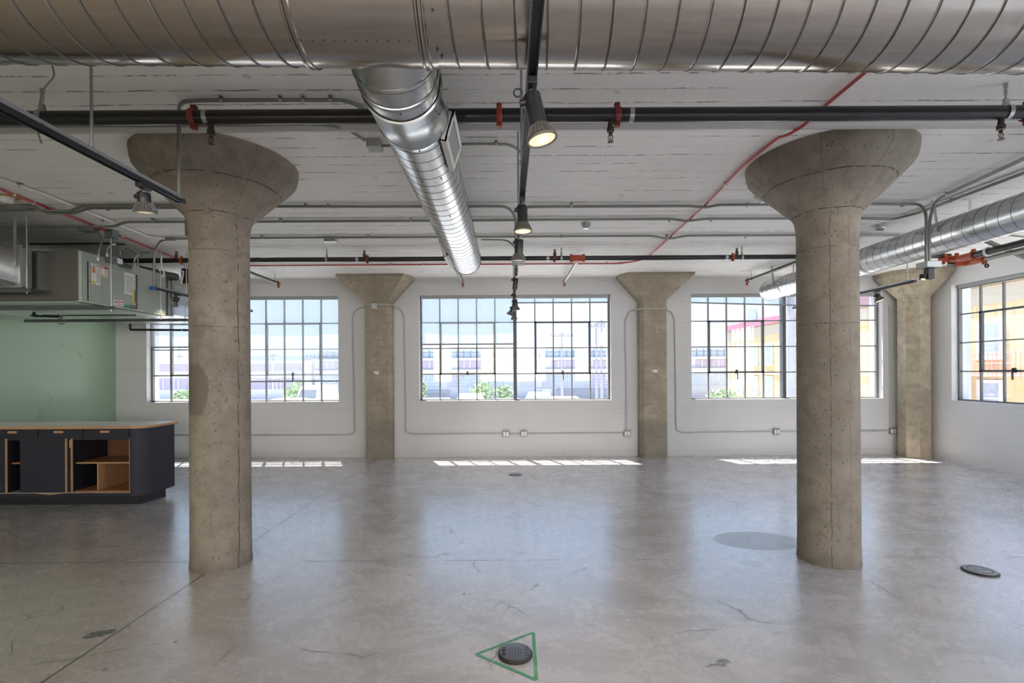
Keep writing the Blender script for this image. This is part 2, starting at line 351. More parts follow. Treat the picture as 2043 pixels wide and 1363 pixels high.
# ---------------------------------------------------------------- mesh builder
class MB:
    def __init__(s): s.v = []; s.f = []; s.m = []; s.mi = 0
    def _add(s, vs, fs, mi=None):
        o = len(s.v); s.v += [Vector(v) for v in vs]; s.f += [[i+o for i in f] for f in fs]; s.m += [s.mi if mi is None else mi]*len(fs)
        return s
    def box(s, x0, x1, y0, y1, z0, z1, mi=None):
        if x0 > x1: x0, x1 = x1, x0
        if y0 > y1: y0, y1 = y1, y0
        if z0 > z1: z0, z1 = z1, z0
        vs = [(x0,y0,z0),(x1,y0,z0),(x1,y1,z0),(x0,y1,z0),(x0,y0,z1),(x1,y0,z1),(x1,y1,z1),(x0,y1,z1)]
        return s._add(vs, [[0,3,2,1],[4,5,6,7],[0,1,5,4],[1,2,6,5],[2,3,7,6],[3,0,4,7]], mi)
    def obox(s, c, ax, ay, az, hx, hy, hz, mi=None):       # oriented box
        c, ax, ay, az = Vector(c), Vector(ax).normalized(), Vector(ay).normalized(), Vector(az).normalized()
        vs = [c+ax*i*hx+ay*j*hy+az*k*hz for k in (-1,1) for (i,j) in ((-1,-1),(1,-1),(1,1),(-1,1))]
        return s._add(vs, [[0,3,2,1],[4,5,6,7],[0,1,5,4],[1,2,6,5],[2,3,7,6],[3,0,4,7]], mi)
    def bar(s, p0, p1, w, h, mi=None):
        p0, p1 = Vector(p0), Vector(p1); d = (p1-p0); L = d.length; d.normalize()
        up = Vector((0,0,1)) if abs(d.z) < .95 else Vector((1,0,0))
        a = d.cross(up).normalized(); b = a.cross(d).normalized()
        return s.obox((p0+p1)/2, d, a, b, L/2, w/2, h/2, mi)
    def rings(s, rings, closed=True, cap0=True, cap1=True, mi=None):
        n = len(rings[0]); vs = [v for r in rings for v in r]; fs = []
        for i in range(len(rings)-1):
            for j in range(n if closed else n-1):
                k = (j+1) % n; fs.append([i*n+j, i*n+k, (i+1)*n+k, (i+1)*n+j])
        if cap0: fs.append(list(range(n))[::-1])
        if cap1: fs.append([(len(rings)-1)*n+j for j in range(n)])
        return s._add(vs, fs, mi)
    def cyl(s, p0, p1, r0, r1=None, seg=20, mi=None, cap=True):
        r1 = r0 if r1 is None else r1
        return s.lathe([(r0, 0), (r1, (Vector(p1)-Vector(p0)).length)], p0, Vector(p1)-Vector(p0), seg, mi, cap, cap)
    def lathe(s, prof, org=(0,0,0), axis=(0,0,1), seg=32, mi=None, cap0=True, cap1=True, ph=0.):
        org = Vector(org); d = Vector(axis).normalized()
        up = Vector((0,0,1)) if abs(d.z) < .95 else Vector((1,0,0))
        a = up.cross(d).normalized(); b = d.cross(a).normalized()
        rs = [[org+d*h+(a*math.cos(2*PI*j/seg+ph)+b*math.sin(2*PI*j/seg+ph))*max(r, 1e-5) for j in range(seg)] for r, h in prof]
        return s.rings(rs, True, cap0, cap1, mi)
    def tube(s, pts, r, seg=10, mi=None, fillet=0., fs=6):
        pts = [Vector(p) for p in pts]
        if fillet:
            q = [pts[0]]
            for i in range(1, len(pts)-1):
                a, b, c = pts[i-1], pts[i], pts[i+1]
                da, dc = (a-b), (c-b); t = min(fillet, da.length*.49, dc.length*.49)
                if da.length < 1e-6 or dc.length < 1e-6 or da.angle(dc) > PI-.02: q.append(b); continue
                A, C = b+da.normalized()*t, b+dc.normalized()*t
                for k in range(fs+1):
                    w = k/fs; q.append(A*(1-w)**2+b*2*w*(1-w)+C*w*w)
            q.append(pts[-1]); pts = q
        rs = []; T = (pts[1]-pts[0]).normalized()
        up = Vector((0,0,1)) if abs(T.z) < .9 else Vector((1,0,0))
        a = T.cross(up).normalized()
        for i, p in enumerate(pts):
            if i == 0: t = pts[1]-pts[0]
            elif i == len(pts)-1: t = pts[-1]-pts[-2]
            else: t = (pts[i+1]-p).normalized()+(p-pts[i-1]).normalized()
            t.normalize(); a = (a-t*a.dot(t)).normalized(); b = t.cross(a)
            rs.append([p+(a*math.cos(2*PI*j/seg)+b*math.sin(2*PI*j/seg))*r for j in range(seg)])
        return s.rings(rs, True, True, True, mi)
    def sphere(s, c, r, seg=16, rg=8, mi=None, sz=1.):
        c = Vector(c); rs = []
        for i in range(rg+1):
            t = PI*i/rg; rs.append([c+Vector((math.sin(t)*math.cos(2*PI*j/seg), math.sin(t)*math.sin(2*PI*j/seg), -math.cos(t)*sz))*r for j in range(seg)])
        return s.rings(rs, True, False, False, mi)
    def prism(s, poly, z0, z1, mi=None):
        return s.rings([[Vector((x, y, z0)) for x, y in poly], [Vector((x, y, z1)) for x, y in poly]], True, True, True, mi)
    def build(s, name, mats, parent=None, bev=0., smooth=True, sharp=35):
        me = bpy.data.meshes.new(name)
        base = wloc(parent) if parent else Vector((0,0,0))
        me.from_pydata([tuple(v-base) for v in s.v], [], s.f)
        if not isinstance(mats, (list, tuple)): mats = [mats]
        for m in mats: me.materials.append(m)
        me.polygons.foreach_set('material_index', s.m)
        bm = bmesh.new(); bm.from_mesh(me); bmesh.ops.recalc_face_normals(bm, faces=bm.faces); bm.to_mesh(me); bm.free()
        if smooth:
            me.polygons.foreach_set('use_smooth', [True]*len(me.polygons)); me.set_sharp_from_angle(angle=R(sharp))
        o = bpy.data.objects.new(name, me); COL.objects.link(o)
        if parent: o.parent = parent
        if bev:
            b = o.modifiers.new('bevel', 'BEVEL'); b.width = bev; b.segments = 2; b.limit_method = 'ANGLE'; b.angle_limit = R(40)
        return o
def wloc(o):
    l = Vector(o.location); p = o.parent
    while p: l = l+Vector(p.location); p = p.parent
    return l
def thing(name, label, cat, loc=(0,0,0), group=None):
    o = bpy.data.objects.new(name, None); COL.objects.link(o); o.location = loc; o.empty_display_size = .1
    o['label'] = label; o['category'] = cat; o['kind'] = 'thing'
    if group: o['group'] = group
    return o
def tag(o, label, cat, group=None, kind='thing'):
    o['label'] = label; o['category'] = cat; o['kind'] = kind
    if group: o['group'] = group
    return o
def struct(o): o['kind'] = 'structure'; return o
def copytree(root, loc, label=None):
    c = root.copy(); COL.objects.link(c); c.location = loc
    if label: c['label'] = label
    for ch in list(root.children):
        d = ch.copy(); COL.objects.link(d); d.parent = c
        for g in list(ch.children):
            e = g.copy(); COL.objects.link(e); e.parent = d
    return c

# ================================================================ THE ROOM
YB = -7.5   # rear wall
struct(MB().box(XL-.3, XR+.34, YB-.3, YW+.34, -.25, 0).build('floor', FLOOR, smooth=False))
struct(MB().box(XL-.3, XR+.34, YB-.3, YW+.34, ZC, ZC+.25).build('ceiling', CEIL, smooth=False))
def wall(name, fixed, t0, t1, a0, a1, z0, z1, holes, mat):
    """fixed 'y': wall between y=t0..t1 running along x; fixed 'x': the reverse. holes: (a,b,za,zb)"""
    A = sorted({a0, a1, *[h[0] for h in holes], *[h[1] for h in holes]}); Z = sorted({z0, z1, *[h[2] for h in holes], *[h[3] for h in holes]})
    mb = MB()
    solid = lambda i, k: 0 <= i < len(A)-1 and 0 <= k < len(Z)-1 and not any(h[0] <= (A[i]+A[i+1])/2 <= h[1] and h[2] <= (Z[k]+Z[k+1])/2 <= h[3] for h in holes)
    T = lambda a, t, z: (a, t, z) if fixed == 'y' else (t, a, z)
    for i in range(len(A)-1):
        for k in range(len(Z)-1):
            if not solid(i, k): continue
            a, b, c, d = A[i], A[i+1], Z[k], Z[k+1]
            for t in (t0, t1): mb._add([T(a,t,c), T(b,t,c), T(b,t,d), T(a,t,d)], [[0,1,2,3]])
            for di, dk, q in ((-1,0,(a,c,a,d)), (1,0,(b,c,b,d)), (0,-1,(a,c,b,c)), (0,1,(a,d,b,d))):
                if not solid(i+di, k+dk):
                    mb._add([T(q[0],t0,q[1]), T(q[0],t1,q[1]), T(q[2],t1,q[3]), T(q[2],t0,q[3])], [[0,1,2,3]])
    o = mb.build(name, mat, smooth=False)
    bm = bmesh.new(); bm.from_mesh(o.data); bmesh.ops.remove_doubles(bm, verts=bm.verts, dist=1e-5); bmesh.ops.recalc_face_normals(bm, faces=bm.faces); bm.to_mesh(o.data); bm.free()
    return struct(o)
SZ, HZ = 1.06, 3.054
W1, W2, W3 = (-6.81, -3.19), (-1.667, 1.951), (3.466, 7.075)
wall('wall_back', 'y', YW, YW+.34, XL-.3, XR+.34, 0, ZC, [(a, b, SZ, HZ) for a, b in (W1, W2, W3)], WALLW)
RW = [(4.66, 8.56), (-.5, 3.4), (-5.6, -1.7)]
wall('wall_right', 'x', XR, XR+.34, YB, YW, 0, ZC, [(a, b, SZ, HZ) for a, b in RW], WALLR)
wall('wall_left', 'x', XL-.3, XL, YB, YW, 0, ZC, [], GREEN)
BWN = [(-6.6, -3.0), (-1.5, 2.1), (3.6, 7.2)]
wall('wall_front', 'y', YB-.3, YB, XL-.3, XR+.34, 0, ZC, [(a, b, SZ, HZ) for a, b in BWN], WALLW)

# ---------------------------------------------------------------- steel windows
def steel_window(n, axis, a0, a1, t, out, detail=True, flip=False, cols=5, vents=True, lab=''):
    """axis 'y': glass plane at y=t, window spans x. axis 'x': glass plane at x=t, spans y. out=+1/-1 outward direction"""
    root = bpy.data.objects.new('window_%d' % n, None); COL.objects.link(root)
    root.location = ((a0+a1)/2, t, SZ) if axis == 'y' else (t, (a0+a1)/2, SZ); root['kind'] = 'structure'
    def B(mb, a, b, d0, d1, z0, z1, mi=None):
        if axis == 'y': mb.box(a, b, t+d0*out, t+d1*out, z0, z1, mi)
        else: mb.box(t+d0*out, t+d1*out, a, b, z0, z1, mi)
    mb = MB(); fw = .035
    B(mb, a0, a0+fw, -.025, .03, SZ, HZ); B(mb, a1-fw, a1, -.025, .03, SZ, HZ); B(mb, a0, a1, -.025, .03, SZ, SZ+.022); B(mb, a0, a1, -.03, .04, HZ-.03, HZ)
    mb.build('window_frame', WFRAME, root, smooth=False)
    mid = (a0+a1)/2
    mb = MB(); B(mb, mid-.032, mid+.032, -.05, .06, SZ, HZ); mb.build('mullion_post', WPOST, root, smooth=False)
    rows = [SZ+.01+i*.492 for i in range(5)]
    for u in (0, 1):
        s, e = (a0+fw*.6, mid-.03) if u == 0 else (mid+.03, a1-fw*.6)
        w = (e-s)/cols
        mb = MB()
        for i in range(1, cols): B(mb, s+i*w-.011, s+i*w+.011, -.016, .020, SZ, HZ)
        for z in rows[1:4]: B(mb, s, e, -.014, .018, z-.010, z+.010)
        mb.build('glazing_bars', WFRAME, root, smooth=False)
        mb = MB(); x0, x1, z0, z1 = s+w, s+(cols-1)*w, rows[1], rows[3]; q = .030
        for (a, b, c, d) in ((x0-.01, x0+q, z0-.01, z1+.01), (x1-q, x1+.01, z0-.01, z1+.01), (x0-.01, x1+.01, z0-.012, z0+.022), (x0-.01, x1+.01, z1-.022, z1+.012)):
            B(mb, a, b, -.024, .024, c, d)
        vt = mb.build('vent_frame', WFRAMEO if (n in (1, 2) and u == 0) or n == 1 else WPOST, root, smooth=False)
        if detail:
            hm = MB(); cxx = (x0+x1)/2
            B(hm, cxx-.016, cxx+.016, -.055, -.02, z0-.012, z0+.055); B(hm, cxx-.02, cxx+.02, -.03, -.015, z0-.02, z0+.03)
            if n >= 3 or u == 1: B(hm, cxx-.002, cxx+.012, -.075, -.05, z0-.13, z0+.045)
            hm.build('latch_handle', DARK, vt, smooth=False)
    mb = MB(); B(mb, a0+.01, a1-.01, -.002, .002, SZ+.01, HZ-.01); mb.build('window_glass', GLASS, root, smooth=False)
    return root
YG, XG = 9.42, 7.85
steel_window(1, 'y', *W1, YG, 1); steel_window(2, 'y', *W2, YG, 1); steel_window(3, 'y', *W3, YG, 1)
steel_window(4, 'x', *RW[0], XG, 1); steel_window(5, 'x', *RW[1], XG, 1, False); steel_window(6, 'x', *RW[2], XG, 1, False)
for i, w in enumerate(BWN): steel_window(7+i, 'y', *w, YB-.16, -1, False)

# roller shades of solar screen
def shade(axis, a0, a1, t, zb0, zb1, label, box=True):
    r = thing('roller_shade', label, 'shade', ((a0+a1)/2, t, HZ) if axis == 'y' else (t, (a0+a1)/2, HZ), 'roller shades of solar screen')
    T = (lambda a, d, z: (a, t+d, z)) if axis == 'y' else (lambda a, d, z: (t+d, a, z))
    m = MB(); n = 6
    vs = [T(a, 0, z) for a, z in ((a0, HZ-.05), (a1, HZ-.05), (a1, zb1), (a0, zb0))]; m._add(vs, [[0,1,2,3]]); m.build('screen_fabric', SCREEN, r, smooth=False)
    m = MB(); m.bar(T(a0, 0, zb0), T(a1, 0, zb1), .014, .026); m.build('hem_bar', SBAR, r, smooth=False)
    m = MB(); m.box(*(sorted((T(a0,-.02,0)[0], T(a1,.03,0)[0]))), *(sorted((T(a0,-.02,0)[1], T(a1,.03,0)[1]))), HZ-.062, HZ-.002); m.build('head_box', HEADBOX, r, smooth=False)
m1 = (W1[0]+W1[1])/2
ys = 9.355
shade('y', W1[0]+.03, m1-.04, ys, P(340,693,ys).z, P(340,693,ys).z, 'grey solar shade half lowered, nearest the green wall')
shade('y', m1+.0, W1[1]-.015, ys, P(590,761,ys).z, P(590,761,ys).z, 'grey solar shade lowered furthest, just right of the left round column')
m2 = (W2[0]+W2[1])/2
shade('y', W2[0]+.03, m2-.03, ys, P(930,687,ys).z, P(930,687,ys).z, 'grey solar shade lowered to mid height in the middle window')
shade('y', m2+.03, W2[1]-.03, ys, P(1120,604,ys).z, P(1120,604,ys).z, 'solar shade rolled almost fully up in the middle window')
m3 = (W3[0]+W3[1])/2
shade('y', W3[0]+.02, m3+.3, ys, P(1385,604,ys).z, P(1560,610,ys).z, 'slightly slanted solar shade near the top of the window left of the right round column')
shade('y', m3+.34, W3[1]-.05, ys, P(1745,610,ys).z, P(1745,610,ys).z, 'short solar shade behind the right round column, beside the corner column')
shade('x', RW[0][0]+.05, RW[0][1]-.06, 7.80, 2.985, 2.985, 'short raised solar shade at the top of the right wall window')

# ================================================================ COLUMNS
def round_column(cx, cy, mat, label):
    r = thing('mushroom_column', label, 'column', (cx, cy, 0), 'round mushroom columns')
    m = MB(); m.lathe([(.236, 0), (.232, .06), (.229, .2), (.227, 1.5), (.226, 2.72), (.229, 2.80), (.240, 2.865), (.258, 2.905)], (cx, cy, 0), (0,0,1), 72, cap1=False)
    m.build('shaft', mat, r)
    m = MB(); m.lathe([(.258, 2.905), (.30, 2.948), (.345, 2.995), (.55, 3.205), (.585, 3.243), (.603, 3.268), (.612, 3.30), (.620, 3.369)], (cx, cy, 0), (0,0,1), 96, cap0=False)
    m.build('capital', mat, r, sharp=60)
round_column(-2.43, 4.165, CONC_L, 'round concrete mushroom column with a dark brown stain on its shaft')
round_column(2.705, 4.165, CONC_R, 'round concrete mushroom column without the stain, darker ring at its foot')
def pilaster(cx, cap_dx, label, sgn):
    r = thing('pilaster', label, 'pilaster', (cx, 9.14, 0), 'square wall pilasters')
    y0 = 9.03; m = MB(); h = .208
    ch = .035*0
    if sgn > 0: poly = [(cx-h, y0), (cx+h-.0, y0), (cx+h+.055, y0+.10), (cx+h+.055, YW), (cx-h-.005, YW)]
    else: poly = [(cx-h, y0), (cx+h, y0), (cx+h+.005, YW), (cx-h-.055, YW), (cx-h-.055, y0+.10)]
    m.prism(poly, 0, 2.9); m.build('shaft', CONC_P, r, smooth=False)
    m = MB(); t = .60; c2 = cx+cap_dx; yt = 8.80
    def ring(k, z):   # k 0..1
        hw = h+(t-h)*k; yy = y0+(yt-y0)*k; cc = cx+(c2-cx)*k; ex = .06+.05*k
        if sgn > 0: q = [(cc-hw, yy), (cc+hw, yy), (cc+hw+ex, yy+.12+.1*k), (cc+hw+ex, YW), (cc-hw-.005, YW)]
        else: q = [(cc-hw, yy), (cc+hw, yy), (cc+hw+.005, YW), (cc-hw-ex, YW), (cc-hw-ex, yy+.12+.1*k)]
        return [Vector((a, b, z)) for a, b in q]
    m.rings([ring(0, 2.9), ring(1, 3.33), ring(1, 3.37)]); m.build('capital', CONC_P, r, smooth=False)
    m = MB()
    for k, (w, zz) in enumerate(((.085, 1.60), )): m.box(cx-.05, cx+.04, y0-.002, y0+.01, zz-.015, zz+.02); m.box(cx-.02, cx+.03, y0-.003, y0+.01, zz-.03, zz)
    m.build('paint_patch', PLASTW, r, smooth=False)
pilaster(-2.405, -.06, 'board marked concrete wall pilaster left of the middle window', 1)
pilaster(2.71, .05, 'board marked concrete wall pilaster right of the middle window', -1)
# corner column (octagonal) with flared capital
rc = thing('corner_column', 'octagonal concrete corner column with flared capital', 'column', (7.46, 9.04, 0))
m = MB(); hw = .235; k = hw*math.tan(PI/8)
octa = lambda h, cx=7.46, cy=9.03: [Vector((cx+h*math.cos(PI/8+i*PI/4)/math.cos(PI/8), cy+h*math.sin(PI/8+i*PI/4)/math.cos(PI/8), 0)) for i in range(8)]
m.rings([[v+Vector((0,0,z)) for v in octa(hw)] for z in (0, 2.90)]); m.build('shaft', CONC_C, rc, smooth=False)
m = MB(); rr = [[v+Vector((0,0,z)) for v in octa(h)] for h, z in ((hw, 2.9), (.56, 3.28), (.575, 3.37))]
for rg in rr:
    for v in rg: v.x = min(v.x, XR); v.y = min(v.y, YW)
m.rings(rr); m.build('capital', CONC_C, rc, smooth=False)

# ================================================================ SPIRAL DUCTS
def spiral(mb, p0, p1, r, pitch, ridge, ph=0., hand=1, seg=64, mi=1):
    p0, p1 = Vector(p0), Vector(p1); d = p1-p0; L = d.length; d.normalize()
    up = Vector((0,0,1)); a = up.cross(d).normalized(); b = d.cross(a).normalized()
    n = int(L/pitch*40); pts = []
    for i in range(n+1):
        t = i/n*L; th = 2*PI*t/pitch*hand+ph
        pts.append(p0+d*t+(a*math.cos(th)+b*math.sin(th))*r)
    mb.tube(pts, ridge, 6, mi)
def shell(mb, prof, p0, d, seg=96, mi=0, cap=False): mb.lathe(prof, p0, d, seg, mi, cap, cap)
# --- main trunk duct, runs along X just below the ceiling
r = .25; yaw = .0125
def mp(x): return Vector((x, 1.93+2*yaw*x, 3.08))
MD = thing('trunk_duct', 'large horizontal spiral duct along the top, galvanised steel', 'duct', (0, 1.93, 3.08))
for nm, xa, xb in (('duct_section', -4.6, -.80), ('duct_section', -.27, 4.6)):
    mb = MB(); mb.cyl(mp(xa), mp(xb), r, seg=96, mi=0, cap=True); spiral(mb, mp(xa), mp(xb), r+.0006, .1185, .0036, ph=2.0 if xa < -1 else .6, hand=1, mi=1); spiral(mb, mp(xa), mp(xb), r-.0002, .1185, .0028, ph=(2.0 if xa < -1 else .6)+.34, hand=1, mi=0)
    mb.build(nm, [GALVT, SEAM], MD, sharp=50)
mb = MB(); mb.cyl(mp(-.80), mp(-.27), r+.003, seg=96)
d0 = (mp(1)-mp(0)).normalized()
for xx in (-.795, -.775, -.325, -.30):
    mb.lathe([(r+.002, -.008), (r+.010, -.003), (r+.010, .003), (r+.002, .008)], mp(xx), d0, 96, None, False, False)
mb.mi = 1
for i in range(12):
    x = -.76+i*.040; ang = R(-72); p = mp(x); mb.sphere((x, p.y-math.cos(ang)*(r+.004), p.z+math.sin(ang)*(r+.004)), .0032, 8, 5)
for x, an in ((-.80, -72), (-.26, -48), (-.262, -80), (-.25, -88), (-2.35,-70)):
    p = mp(x); mb.sphere((x, p.y-math.cos(R(an))*(r+.004), p.z+math.sin(R(an))*(r+.004)), .005, 8, 5)
mb.build('tap_fitting', [GALVT, DARK], MD, sharp=50)
# --- branch duct running away from the camera
bx, bz, br = -.493, 2.956, .178
BD = thing('branch_duct', 'bright spiral duct running toward the middle window from the trunk duct', 'duct', (bx, 4.0, bz))
def ering(y, z, tilt, rr, x=bx, n=72):
    a = R(tilt); up = Vector((0, math.sin(a), math.cos(a)))
    return [Vector((x, y, z))+Vector((1,0,0))*rr*math.cos(2*PI*k/n)+up*rr*math.sin(2*PI*k/n) for k in range(n)]
st_ = [(1.95, 3.06, 42), (2.075, 3.000, 42), (2.165, 2.966, 22), (2.235, 2.957, 9), (2.31, bz, 0)]
mb = MB()
mb.rings([ering(y, z, t, .183) for y, z, t in st_], True, False, False)
for y, z, t, rr in ((2.075, 3.0, 42, .183), (2.165, 2.966, 22, .183), (2.235, 2.957, 9, .184)):
    a = R(t); d = Vector((0, math.cos(a), -math.sin(a)))
    mb.rings([ering(y+d.y*q, z+d.z*q, t, rr+h) for q, h in ((-.009, .0), (-.007, .0045), (.007, .0055), (.010, .0))], True, False, False, 0)
    mb.rings([ering(y+d.y*q, z+d.z*q, t, rr+h) for q, h in ((.0098, .0), (.0102, .0025), (.0125, .0025), (.0128, .0))], True, False, False, 1)
mb.build('elbow', [GALV, SEAM], BD, sharp=30)
mb = MB(); mb.lathe([(.186, 0), (.194, .004), (.194, .018), (.187, .024), (.187, .27), (.190, .275), (.190, .285), (.182, .29), (.182, .33), (.179, .335)], (bx, 2.30, bz), (0,1,0), 72, 0, False, False)
mb.build('collar', GALV, BD, sharp=50)
mb = MB(); mb.lathe([(br, 0), (br, 3.35), (br-.006, 3.35), (br-.006, 3.1)], (bx, 2.60, bz), (0,1,0), 96, 0, False, False)
spiral(mb, (bx, 2.62, bz), (bx, 5.93, bz), br-.0002, .1185, .0024, hand=-1)
mb.cyl((bx, 5.6, bz), (bx, 5.62, bz), br-.004, seg=48)
mb.lathe([(br+.001, 0), (br+.004, .003), (br+.004, .012), (br+.001, .015)], (bx, 5.93, bz), (0,1,0), 96, 1, False, False)
mb.mi = 2
for yy, an in ((2.22,-85),(2.62,-80),(3.05,-60),(3.05,-100),(3.75,-70),(2.4,-30)): mb.sphere((bx+math.cos(R(an))*(br+.014), yy, bz+math.sin(R(an))*(br+.014)) if yy<2.6 else (bx+math.cos(R(an))*(br+.003), yy, bz+math.sin(R(an))*(br+.003)), .0045, 8, 5)
mb.build('spiral_run', [GALV, SEAM, DARK], BD, sharp=50)
def register(parent, y0, y1, ang, hw, label=None, dk=.03):
    n = Vector((math.cos(R(ang)), 0, math.sin(R(ang)))); t = Vector((-n.z, 0, n.x)); yv = Vector((0,1,0))
    c = Vector((bx, (y0+y1)/2, bz))+n*(br-.008)
    mb = MB(); mb.obox(c-n*.01, yv, t, n, (y1-y0)/2-.02, hw-.01, .022, 0)
    mb.build('register_neck', DARK, parent, smooth=False)
    mb = MB(); hy = (y1-y0)/2; f = .028; cc = c+n*(.03)
    for s in (-1, 1):
        mb.obox(cc+t*s*(hw-f/2), yv, t, n, hy, f/2, .006); mb.obox(cc+yv*s*(hy-f/2), yv, t, n, f/2, hw, .006)
        mb.obox(cc-n*.012+t*s*(hw-.003), yv, t, n, hy, .003, .014); mb.obox(cc-n*.012+yv*s*(hy-.003), yv, t, n, .003, hw, .014)
    fr = mb.build('register_frame', PLASTW, parent, smooth=False)
    mb = MB(); nL = 15
    for i in range(nL):
        q = -(hw-f)+(i+.5)*2*(hw-f)/nL
        mb.obox(cc+t*q-n*.004, yv, (t+n*.7), n, hy-f, .0042, .0012)
    for i in range(9):
        q = -(hy-f)+(i+.5)*2*(hy-f)/9
        mb.obox(cc+yv*q-n*.010, yv, t, n, .0015, hw-f, .004)
    mb.build('register_louvres', simple('grey grille blades', (.33,.32,.31), .5, 0, .05, 10) if 'grey grille blades' not in MATS else MATS['grey grille blades'], fr, smooth=False)
register(BD, 2.60, 3.00, -16, .084)
register(BD, 5.15, 5.75, 196, .10)
# --- right duct
dx_, dz_, dr = 4.66, 3.015, .170
DR = thing('right_duct', 'spiral duct passing behind the right round column, parallel to the right wall', 'duct', (dx_, 6, dz_))
mb = MB(); mb.cyl((dx_, 3.2, dz_), (dx_, 8.76, dz_), dr, seg=96, mi=0)
spiral(mb, (dx_, 3.2, dz_), (dx_, 8.74, dz_), dr-.0002, .1185, .0024, hand=-1)
for yy in (6.35, 8.2): mb.lathe([(dr, -.05), (dr+.003, -.045), (dr+.003, .045), (dr, .05)], (dx_, yy, dz_), (0,1,0), 96, 0, False, False)
mb.build('duct_shell', [GALV, SEAM], DR, sharp=50)
mb = MB()
mb.lathe([(dr-.002, 0), (dr+.006, .004), (dr+.006, .02), (dr-.02, .03), (.02, .03)], (dx_, 8.74, dz_), (0,1,0), 96)
mb.build('end_cap', GALV, DR, sharp=50)
for yy in (4.85+.28, 8.3):
    mb = MB()
    mb.bar((dx_-.17, yy+.05, ZC), (dx_-dr*.98, yy, dz_+.02), .004, .028); mb.bar((dx_-.19, yy+.05, ZC-.004), (dx_-.12, yy+.05, ZC-.004), .03, .006)
    mb.build('hanger_strap', STEEL, DR, smooth=False)
    mb = MB(); mb.bar((dx_+.17, yy, ZC), (dx_+dr*.98, yy, dz_+.02), .004, .028); mb.bar((dx_+.1, yy, ZC-.004), (dx_+.22, yy, ZC-.004), .03, .006)
    mb.build('hanger_strap', STEEL, DR, smooth=False)

# ================================================================ SPRINKLER PIPES
def coupling(mb, p, ax, r, w=.045):
    p, ax = Vector(p), Vector(ax).normalized()
    mb.lathe([(r*1.02, -w*.36), (r*1.20, -w*.36), (r*1.27, -w*.2), (r*1.27, w*.2), (r*1.20, w*.36), (r*1.02, w*.36)], p, ax, 28)
    up = Vector((0,0,1)) if abs(ax.z) < .9 else Vector((1,0,0)); s = ax.cross(up).normalized()
    for d in (up, -up):
        mb.obox(p+d*r*1.40, ax, s, d, w*.34, r*.34, r*.28)
        mb.cyl(p+d*r*1.50-s*r*.6, p+d*r*1.50+s*r*.6, r*.16, seg=8)
def outlet_head(parent, p, kr, side=1, drop=.06):
    """small elbow below the pipe with a pendent sprinkler"""
    mb = MB(); x, y, z = p
    mb.tube([(x+.04*side, y, z+.03), (x, y-.0, z+.012), (x, y, z-.045)], .017, 12, fillet=.02)
    mb.lathe([(.022, 0), (.024, .02), (.020, .03)], (x, y, z-.05), (0,0,1), 12)
    e = mb.build('outlet_elbow', BRASS, parent)
    mb = MB(); zz = z-.055
    mb.cyl((x, y, zz), (x, y, zz-.018), .012, .009, 10)
    mb.tube([(x-.008, y, zz-.01), (x-.015, y, zz-.028), (x-.008, y, zz-.048), (x, y, zz-.052)], .0028, 6)
    mb.tube([(x+.008, y, zz-.01), (x+.015, y, zz-.028), (x+.008, y, zz-.048), (x, y, zz-.052)], .0028, 6)
    mb.cyl((x, y, zz-.015), (x, y, zz-.05), .0025, seg=6); mb.cyl((x, y, zz-.055), (x, y, zz-.058), .019, seg=14)
    mb.build('sprinkler_head', BRASS, parent)
def hanger(parent, p, r, rodtop=ZC):
    mb = MB(); x, y, z = p
    mb.cyl((x, y, z+r+.03), (x, y, rodtop), .0055, seg=8); mb.cyl((x, y, rodtop-.03), (x, y, rodtop), .012, seg=8)
    mb.cyl((x, y, rodtop-.07), (x, y, rodtop-.04), .010, seg=6)
    n = 20; pts = []
    q = r+.004
    for i in range(n+1):
        a = R(20)+(2*PI-R(40))*i/n; pts.append(Vector((x, y+q*math.sin(a), z+q*math.cos(a))))
    pts = [Vector((x, y, z+r+.045))]+pts+[Vector((x, y, z+r+.045))]
    for a, b in zip(pts[:-1], pts[1:]):
        if (b-a).length > 1e-5: mb.obox((a+b)/2, (b-a), (1,0,0), (b-a).cross(Vector((1,0,0))), (b-a).length/2+.001, .013, .0018)
    mb.build('clevis_hanger', STEEL, parent, smooth=False)
PM = thing('sprinkler_pipe', 'black sprinkler main crossing in front of both round capitals', 'pipe', (0, 3.05, 3.19), 'black sprinkler pipes')
ya, za, ra = 3.05, 3.19, .0425
zt = lambda x: 3.188+.0*x
mb = MB(); mb.cyl((-4.6, ya, zt(0)), (4.6, ya, zt(0)), ra, seg=40); mb.build('pipe', BLACK, PM)
for px_, mt in ((387, REDC), (996, ORANGE), (1231, REDC), (2050, REDC)):
    p = P(px_, 228, ya); mb = MB(); coupling(mb, (p.x, ya, zt(0)), (1,0,0), ra, .048); mb.build('grooved_coupling', mt, PM)
for px_, sd in ((421, -1), (1218, 1), (1997, 1)):
    p = P(px_, 250, ya); outlet_head(PM, (p.x, ya-.0, zt(0)-ra-.012), 1, sd)
for px_ in (413, 1259):
    p = P(px_, 228, ya); mb = MB(); mb.cyl((p.x-.014, ya, zt(0)), (p.x+.014, ya, zt(0)), ra+.0012, seg=40, cap=False); mb.build('grey_band', STEEL, PM)
for px_ in (85, 2007):
    p = P(px_, 228, ya); hanger(PM, (p.x, ya, zt(0)), ra)
